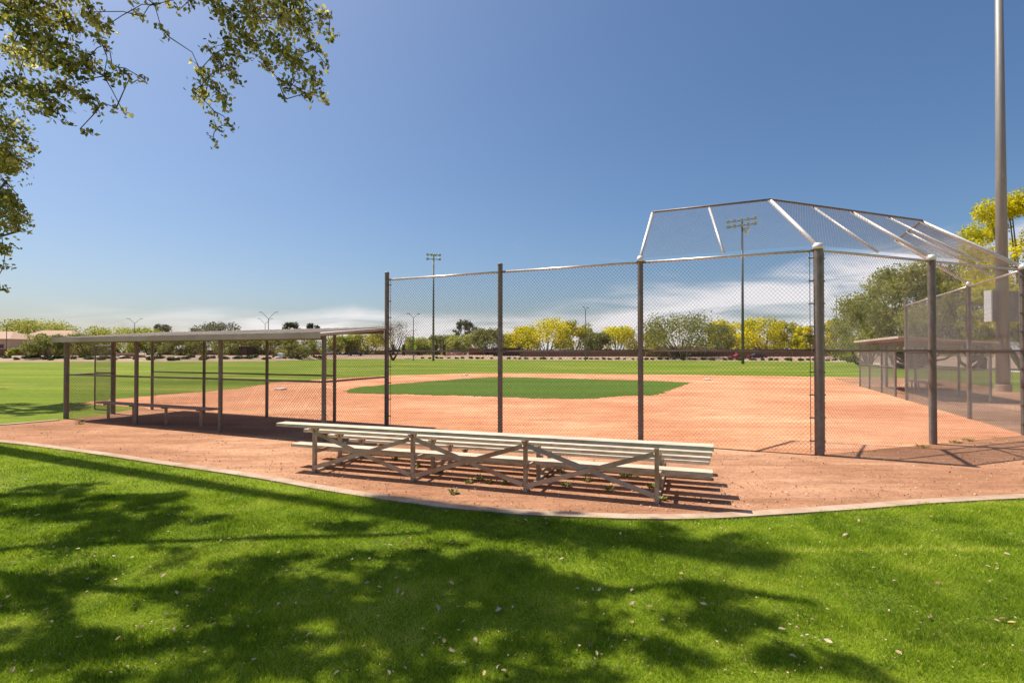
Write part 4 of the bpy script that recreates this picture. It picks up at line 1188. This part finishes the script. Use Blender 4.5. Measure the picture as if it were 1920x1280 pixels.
# ------------------------------------------------------------------ grass blades of the lawn
KY = sorted([(p.x, p.y) for p in kn])
kx = np.array([p[0] for p in KY]); ky = np.array([p[1] for p in KY])
def blades(n, y0, y1, h, w):
    y = y0 + (y1 - y0) * rng.random(n)
    xr = 1.02 * y1 + .8
    x = (rng.random(n) * 2 - 1) * xr
    lim = np.interp(x, kx, ky)
    ok = (y < lim + .03) & (np.abs(x) < 1.02 * y + .8)
    x, y = x[ok], y[ok]; n = len(x)
    a = rng.random(n) * 6.283
    hh = h * (.55 + .75 * rng.random(n)); ww = w * (.7 + .6 * rng.random(n))
    lean = hh * (.25 + .85 * rng.random(n)); la = rng.random(n) * 6.283 
    V = np.zeros((n, 3, 3), dtype=np.float32)
    V[:, 0, 0] = x - np.cos(a) * ww; V[:, 0, 1] = y - np.sin(a) * ww
    V[:, 1, 0] = x + np.cos(a) * ww; V[:, 1, 1] = y + np.sin(a) * ww
    V[:, 2, 0] = x + np.cos(la) * lean; V[:, 2, 1] = y + np.sin(la) * lean; V[:, 2, 2] = hh
    V[:, :2, 2] = .002
    def vn(sc, sd_):
        r_ = np.random.default_rng(sd_).random((64, 64))
        fx, fy = x / sc + 40, y / sc + 40
        ix, iy = np.floor(fx).astype(int), np.floor(fy).astype(int)
        tx_, ty_ = fx - ix, fy - iy
        tx_, ty_ = tx_ * tx_ * (3 - 2 * tx_), ty_ * ty_ * (3 - 2 * ty_)
        g_ = lambda a_, b_: r_[a_ % 64, b_ % 64]
        return (g_(ix, iy) * (1 - tx_) + g_(ix + 1, iy) * tx_) * (1 - ty_) + (g_(ix, iy + 1) * (1 - tx_) + g_(ix + 1, iy + 1) * tx_) * ty_ - .5
    thick = vn(.23, 5)
    V[:, 2, 2] *= (1 + .8 * thick)
    # soft patches of paler and deeper turf
    t_ = .42 + .08 * np.sin(x * 1.1 + 1.7 * np.sin(y * .9)) * np.sin(y * 1.4 + x * .35) + .34 * vn(.9, 1) + .30 * vn(.33, 2) + .26 * vn(.12, 3) + rng.normal(size=n) * .15
    seam = np.abs(y - (4.72 + .02 * np.sin(x * 2))) < .05
    t_ = np.where(seam & (x > 1.9), t_ + .22, t_)
    return V, np.clip(t_, .02, .98)
parts = [blades(300000, 2.3, 4.2, .036, .0021), blades(330000, 4.2, 6.6, .036, .0029), blades(240000, 6.6, 11.0, .036, .0042)]
gr = quads_object('lawn_grass', np.concatenate([p[0] for p in parts]), M['blade'], None, np.concatenate([p[1] for p in parts]), nv=3)
struct(gr, 'stuff')

# ------------------------------------------------------------------ fallen leaves, clods and weeds
lf = []
for k in range(6):
    m = MB()
    s = 1.0; cup = .25 + .3 * random.random(); bend = (random.random() - .5) * .6
    pts_ = [(-1, 0), (-.45, .42), (.25, .52), (.8, .25), (1.1, 0), (.8, -.25), (.25, -.52), (-.45, -.42)]
    vs = [(0, 0, 0)] + [(x_, y_, abs(y_) * cup + x_ * x_ * bend * .5) for x_, y_ in pts_]
    m.add(vs, [(0, i + 1, (i + 1) % 8 + 1) for i in range(8)])
    me = bpy.data.meshes.new('fallen_leaf'); me.from_pydata(m.v, [], m.f)
    at = me.attributes.new('tone', 'FLOAT', 'FACE'); at.data.foreach_set('value', [(.12, .4, .62, .7, .55, .93)[k]] * 8)
    me.materials.append(M['litter']); me.update(); lf.append(me)
cnt = 0
big = [(712,1105,20),(748,1108,22),(1082,1108,18),(1123,1110,16),(1182,1170,22),(833,1207,22),(848,1225,22),(908,1268,22),(1288,1160,18),(1463,1184,26),(1738,1162,20),(1876,1165,26),(1892,1172,22),(1695,1130,16),(1878,1127,22),(1497,1085,16),(1440,995,14),(1582,1007,20),(1157,1258,18),(683,1217,16),(315,1155,16),(395,1110,14),(318,1000,12),(500,1135,12),(330,1185,18),(870,1170,14),(1025,985,12),(1078,992,11)]
def put_leaf(x, y, s, z=.032):
    global cnt
    o = bpy.data.objects.new('fallen_leaf', random.choice(lf)); COL.objects.link(o)
    o.location = (x, y, z); o.scale = (s, s * (.8 + .4 * random.random()), s)
    o.rotation_euler = (random.gauss(0, .35), random.gauss(0, .35), random.random() * 6.28)
    tag(o, 'dry pale fallen leaf lying in the green lawn', 'fallen leaf', 'fallen leaves on the lawn')
    cnt += 1
for px, py, w in big:
    x, y = gp(px, py); put_leaf(x, y, w / FPX * y * .30)
while cnt < 200:
    py = 900 + 370 * random.random() ** 1.15; px = random.random() * 1920
    if random.random() < .3: px *= .5
    x, y = gp(px, py)
    if y > np.interp(x, kx, ky) - .08: continue
    put_leaf(x, y, .012 + .013 * random.random())
# crumbs of litter and soil on the path
N = 4200
P_ = []
while len(P_) < N:
    px, py = random.random() * 1980 - 30, 790 + random.random() * 180
    x, y = gp(px, py)
    if y < np.interp(x, kx, ky) + .22: continue
    fy = P4.y + (x - P4.x) * (DL.y / DL.x) if x < P4.x else P4.y + (x - P4.x) * (DC.y / DC.x)
    if y > fy + .3: continue
    P_.append((x, y))
P_ = np.array(P_)
s = (.004 + .012 * rng.random(N) ** 2)[:, None]
d1 = rng.normal(size=(N, 3)); d1 /= np.linalg.norm(d1, axis=1)[:, None]
d2 = np.cross(d1, rng.normal(size=(N, 3))); d2 /= np.linalg.norm(d2, axis=1)[:, None]
c3 = np.column_stack([P_, .008 + s[:, 0]])
Vq = np.stack([c3 - d1 * s, c3 - d2 * s, c3 + d1 * s, c3 + d2 * s], 1)
N2 = 1900
lw = []
while len(lw) < N2:
    px = 1980 * random.random() ** (1.5 if random.random() < .6 else 1.0) - 30; py = 835 + 430 * random.random() ** 1.4
    x, y = gp(px, py)
    if y < np.interp(x, kx, ky) - .02: lw.append((x, y))
lw = np.array(lw); s2 = (.004 + .007 * rng.random(N2))[:, None]
e1 = rng.normal(size=(N2, 3)) * np.array([1, 1, .4]); e1 /= np.linalg.norm(e1, axis=1)[:, None]
e2 = np.cross(e1, rng.normal(size=(N2, 3)) * np.array([.4, .4, 1])); e2 /= np.linalg.norm(e2, axis=1)[:, None]
c2 = np.column_stack([lw, .022 + .012 * rng.random(N2)])
Vq = np.concatenate([Vq, np.stack([c2 - e1 * s2, c2 - e2 * s2 * .6, c2 + e1 * s2, c2 + e2 * s2 * .6], 1)]); N += N2
struct(quads_object('leaf_litter', Vq, M['litter'], None, rng.random(N) * .8), 'stuff')
N = 3000
idx = rng.integers(0, len(P_), N)
c = P_[idx] + rng.normal(size=(N, 2)) * .15
m = MB()
for (x, y) in c[:2200]:
    if y < np.interp(x, kx, ky) + .2: continue
    r = .004 + .012 * random.random() ** 3
    a = random.random() * 6
    m.add([(x + math.cos(a) * r, y + math.sin(a) * r, .006), (x + math.cos(a + 2) * r, y + math.sin(a + 2) * r, .006), (x + math.cos(a + 4) * r, y + math.sin(a + 4) * r, .006), (x, y, .007 + r)], [(0, 1, 3), (1, 2, 3), (2, 0, 3)])
struct(m.build('dirt_clods', M['clod']), 'stuff')

def weed(x, y, r, n, mat, name, label, cat, group, h=.10):
    a = rng.random(n) * 6.283; rr = r * np.sqrt(rng.random(n))
    bx = x + np.cos(a) * rr * .4; by = y + np.sin(a) * rr * .4
    tx = x + np.cos(a) * rr; ty = y + np.sin(a) * rr
    hh = h * (.4 + .8 * rng.random(n)); w = .006 + .008 * rng.random(n)
    px_, py_ = -np.sin(a) * w, np.cos(a) * w
    V = np.zeros((n, 4, 3))
    V[:, 0] = np.column_stack([bx, by, np.full(n, .006)])
    V[:, 1] = np.column_stack([(bx + tx) / 2 + px_, (by + ty) / 2 + py_, hh * .7])
    V[:, 2] = np.column_stack([tx, ty, hh])
    V[:, 3] = np.column_stack([(bx + tx) / 2 - px_, (by + ty) / 2 - py_, hh * .7])
    tag(quads_object(name, V, M[mat], None, rng.random(n)), label, cat, group)
for px, py in [(742,862),(808,884),(822,888),(900,898),(918,906),(948,908),(1010,880),(1050,884),(1060,912),(1100,902),(1140,918),(1170,893),(1185,892),(1220,915),(1235,938),(850,925),(1000,912),(880,905),(780,876)]:
    x, y = gp(px, py)
    weed(x, y, .07 + .05 * random.random(), 42, 'weed', 'weed', 'small pale green weed growing in the dirt under the bleachers', 'weed', 'weeds under the bleachers', .06)
for px, py, lab in ((1727, 838, 'dry yellow grass tuft beside the post right of the thick corner post'), (1790, 830, 'yellowish grass strip along the backstop foot at right'), (1812, 826, 'thin yellow tuft at the backstop foot near the right edge'), (150, 795, 'yellow green tuft at the near corner post of the dugout')):
    x, y = gp(px, py)
    weed(x, y, .15, 42, 'drygrass', 'grass_tuft', lab, 'grass tuft', 'dry grass tufts at the fence', .06)

# ------------------------------------------------------------------ sky, sun, camera
W = bpy.data.worlds.new('World'); SC.world = W; W.use_nodes = True
nt = W.node_tree
bg = nt.nodes['Background']
sky = nt.nodes.new('ShaderNodeTexSky'); sky.sky_type = 'NISHITA'; sky.sun_disc = False
SUN = Vector((-SHX, -SHY, 1.0)).normalized()
sky.sun_elevation = math.asin(SUN.z)
sky.sun_rotation = math.atan2(SUN.x, SUN.y)
sky.altitude = 400; sky.air_density = 1.0; sky.dust_density = 3.0; sky.ozone_density = 3.5
tc = nt.nodes.new('ShaderNodeTexCoord')
sep = nt.nodes.new('ShaderNodeSeparateXYZ'); nt.links.new(tc.outputs['Generated'], sep.inputs[0])
def math_(op, a, b=None, clamp=False):
    n_ = nt.nodes.new('ShaderNodeMath'); n_.operation = op; n_.use_clamp = clamp
    for i, v in enumerate((a, b)):
        if v is None: continue
        if isinstance(v, (int, float)): n_.inputs[i].default_value = v
        else: nt.links.new(v, n_.inputs[i])
    return n_.outputs[0]
zc = math_('MAXIMUM', sep.outputs['Z'], 0.0)
den = math_('ADD', zc, 0.10)
cx_ = math_('DIVIDE', sep.outputs['X'], den); cy_ = math_('DIVIDE', sep.outputs['Y'], den)
yy = math_('MAXIMUM', sep.outputs['Y'], 0.15)
u_ = math_('DIVIDE', sep.outputs['X'], yy); w_ = math_('DIVIDE', zc, yy)
def cnoise(sx, sy, lx, detail, dist, rot=0.0):
    cmb = nt.nodes.new('ShaderNodeCombineXYZ'); nt.links.new(u_, cmb.inputs[0]); nt.links.new(w_, cmb.inputs[1])
    mp = nt.nodes.new('ShaderNodeMapping'); nt.links.new(cmb.outputs[0], mp.inputs[0])
    mp.inputs['Rotation'].default_value = (0, 0, rot); mp.inputs['Scale'].default_value = (sx, sy, 1); mp.inputs['Location'].default_value = (lx, 0, 0)
    nz = nt.nodes.new('ShaderNodeTexNoise'); nz.inputs['Scale'].default_value = 1.0; nz.inputs['Detail'].default_value = detail
    nz.inputs['Roughness'].default_value = .55; nz.inputs['Distortion'].default_value = dist
    nt.links.new(mp.outputs[0], nz.inputs['Vector'])
    return nz.outputs['Fac']
def smooth(v, a, b):
    r = nt.nodes.new('ShaderNodeMapRange'); r.interpolation_type = 'SMOOTHSTEP'
    nt.links.new(v, r.inputs[0]); r.inputs[1].default_value = a; r.inputs[2].default_value = b
    return r.outputs[0]
n1 = cnoise(2.2, 9.0, 1.7, 7, .5, -.2)
n2 = cnoise(5.0, 26.0, 4.2, 8, .8, -.15)
topw = math_('ADD', .088, math_('MULTIPLY', math_('MAXIMUM', u_, 0.0), .17))
d_ = math_('SUBTRACT', math_('ADD', topw, math_('MULTIPLY', math_('SUBTRACT', n1, .5), .16)), w_)
bank = smooth(d_, -.012, .045)
bank = math_('MULTIPLY', bank, smooth(n2, .24, .62))
wisp = math_('MULTIPLY', smooth(n1, .60, .74), math_('MULTIPLY', smooth(n2, .40, .70), math_('SUBTRACT', 1.0, smooth(w_, .16, .27))))
left = smooth(u_, -.95, -.35)
cf = math_('MULTIPLY', math_('MAXIMUM', bank, math_('MULTIPLY', wisp, .8)), math_('ADD', .3, math_('MULTIPLY', left, .5)))
hs = nt.nodes.new('ShaderNodeHueSaturation'); hs.inputs['Saturation'].default_value = 1.18; hs.inputs['Value'].default_value = 1.0
nt.links.new(sky.outputs[0], hs.inputs['Color'])
mxs = nt.nodes.new('ShaderNodeMix'); mxs.data_type = 'RGBA'
nt.links.new(cf, mxs.inputs[0]); nt.links.new(hs.outputs[0], mxs.inputs[6]); mxs.inputs[7].default_value = (8.6, 8.1, 8.2, 1)
nt.links.new(mxs.outputs[2], bg.inputs['Color'])
bg.inputs['Strength'].default_value = .084

sl = bpy.data.lights.new('sun', 'SUN'); sl.energy = 5.0; sl.angle = math.radians(.53); sl.color = (1.0, .91, .77)
so = bpy.data.objects.new('sun', sl); COL.objects.link(so)
so.rotation_euler = (-SUN).to_track_quat('-Z', 'Y').to_euler()
so.location = (0, 0, 40)

cam = bpy.data.cameras.new('camera'); co = bpy.data.objects.new('camera', cam); COL.objects.link(co)
co.location = (0, 0, EYE)
cam.sensor_width = 36; cam.lens = FPX / 1920 * 36
tilt = math.atan(11 / FPX)
co.rotation_euler = (math.pi / 2 + tilt, 0, 0)
cam.shift_y = 11 / 1920
cam.clip_end = 5000; cam.clip_start = .05
SC.camera = co
SC.view_settings.view_transform = 'Standard'; SC.view_settings.look = 'None'
SC.view_settings.exposure = 0.56; SC.view_settings.gamma = 1
SC.cycles.max_bounces = 6
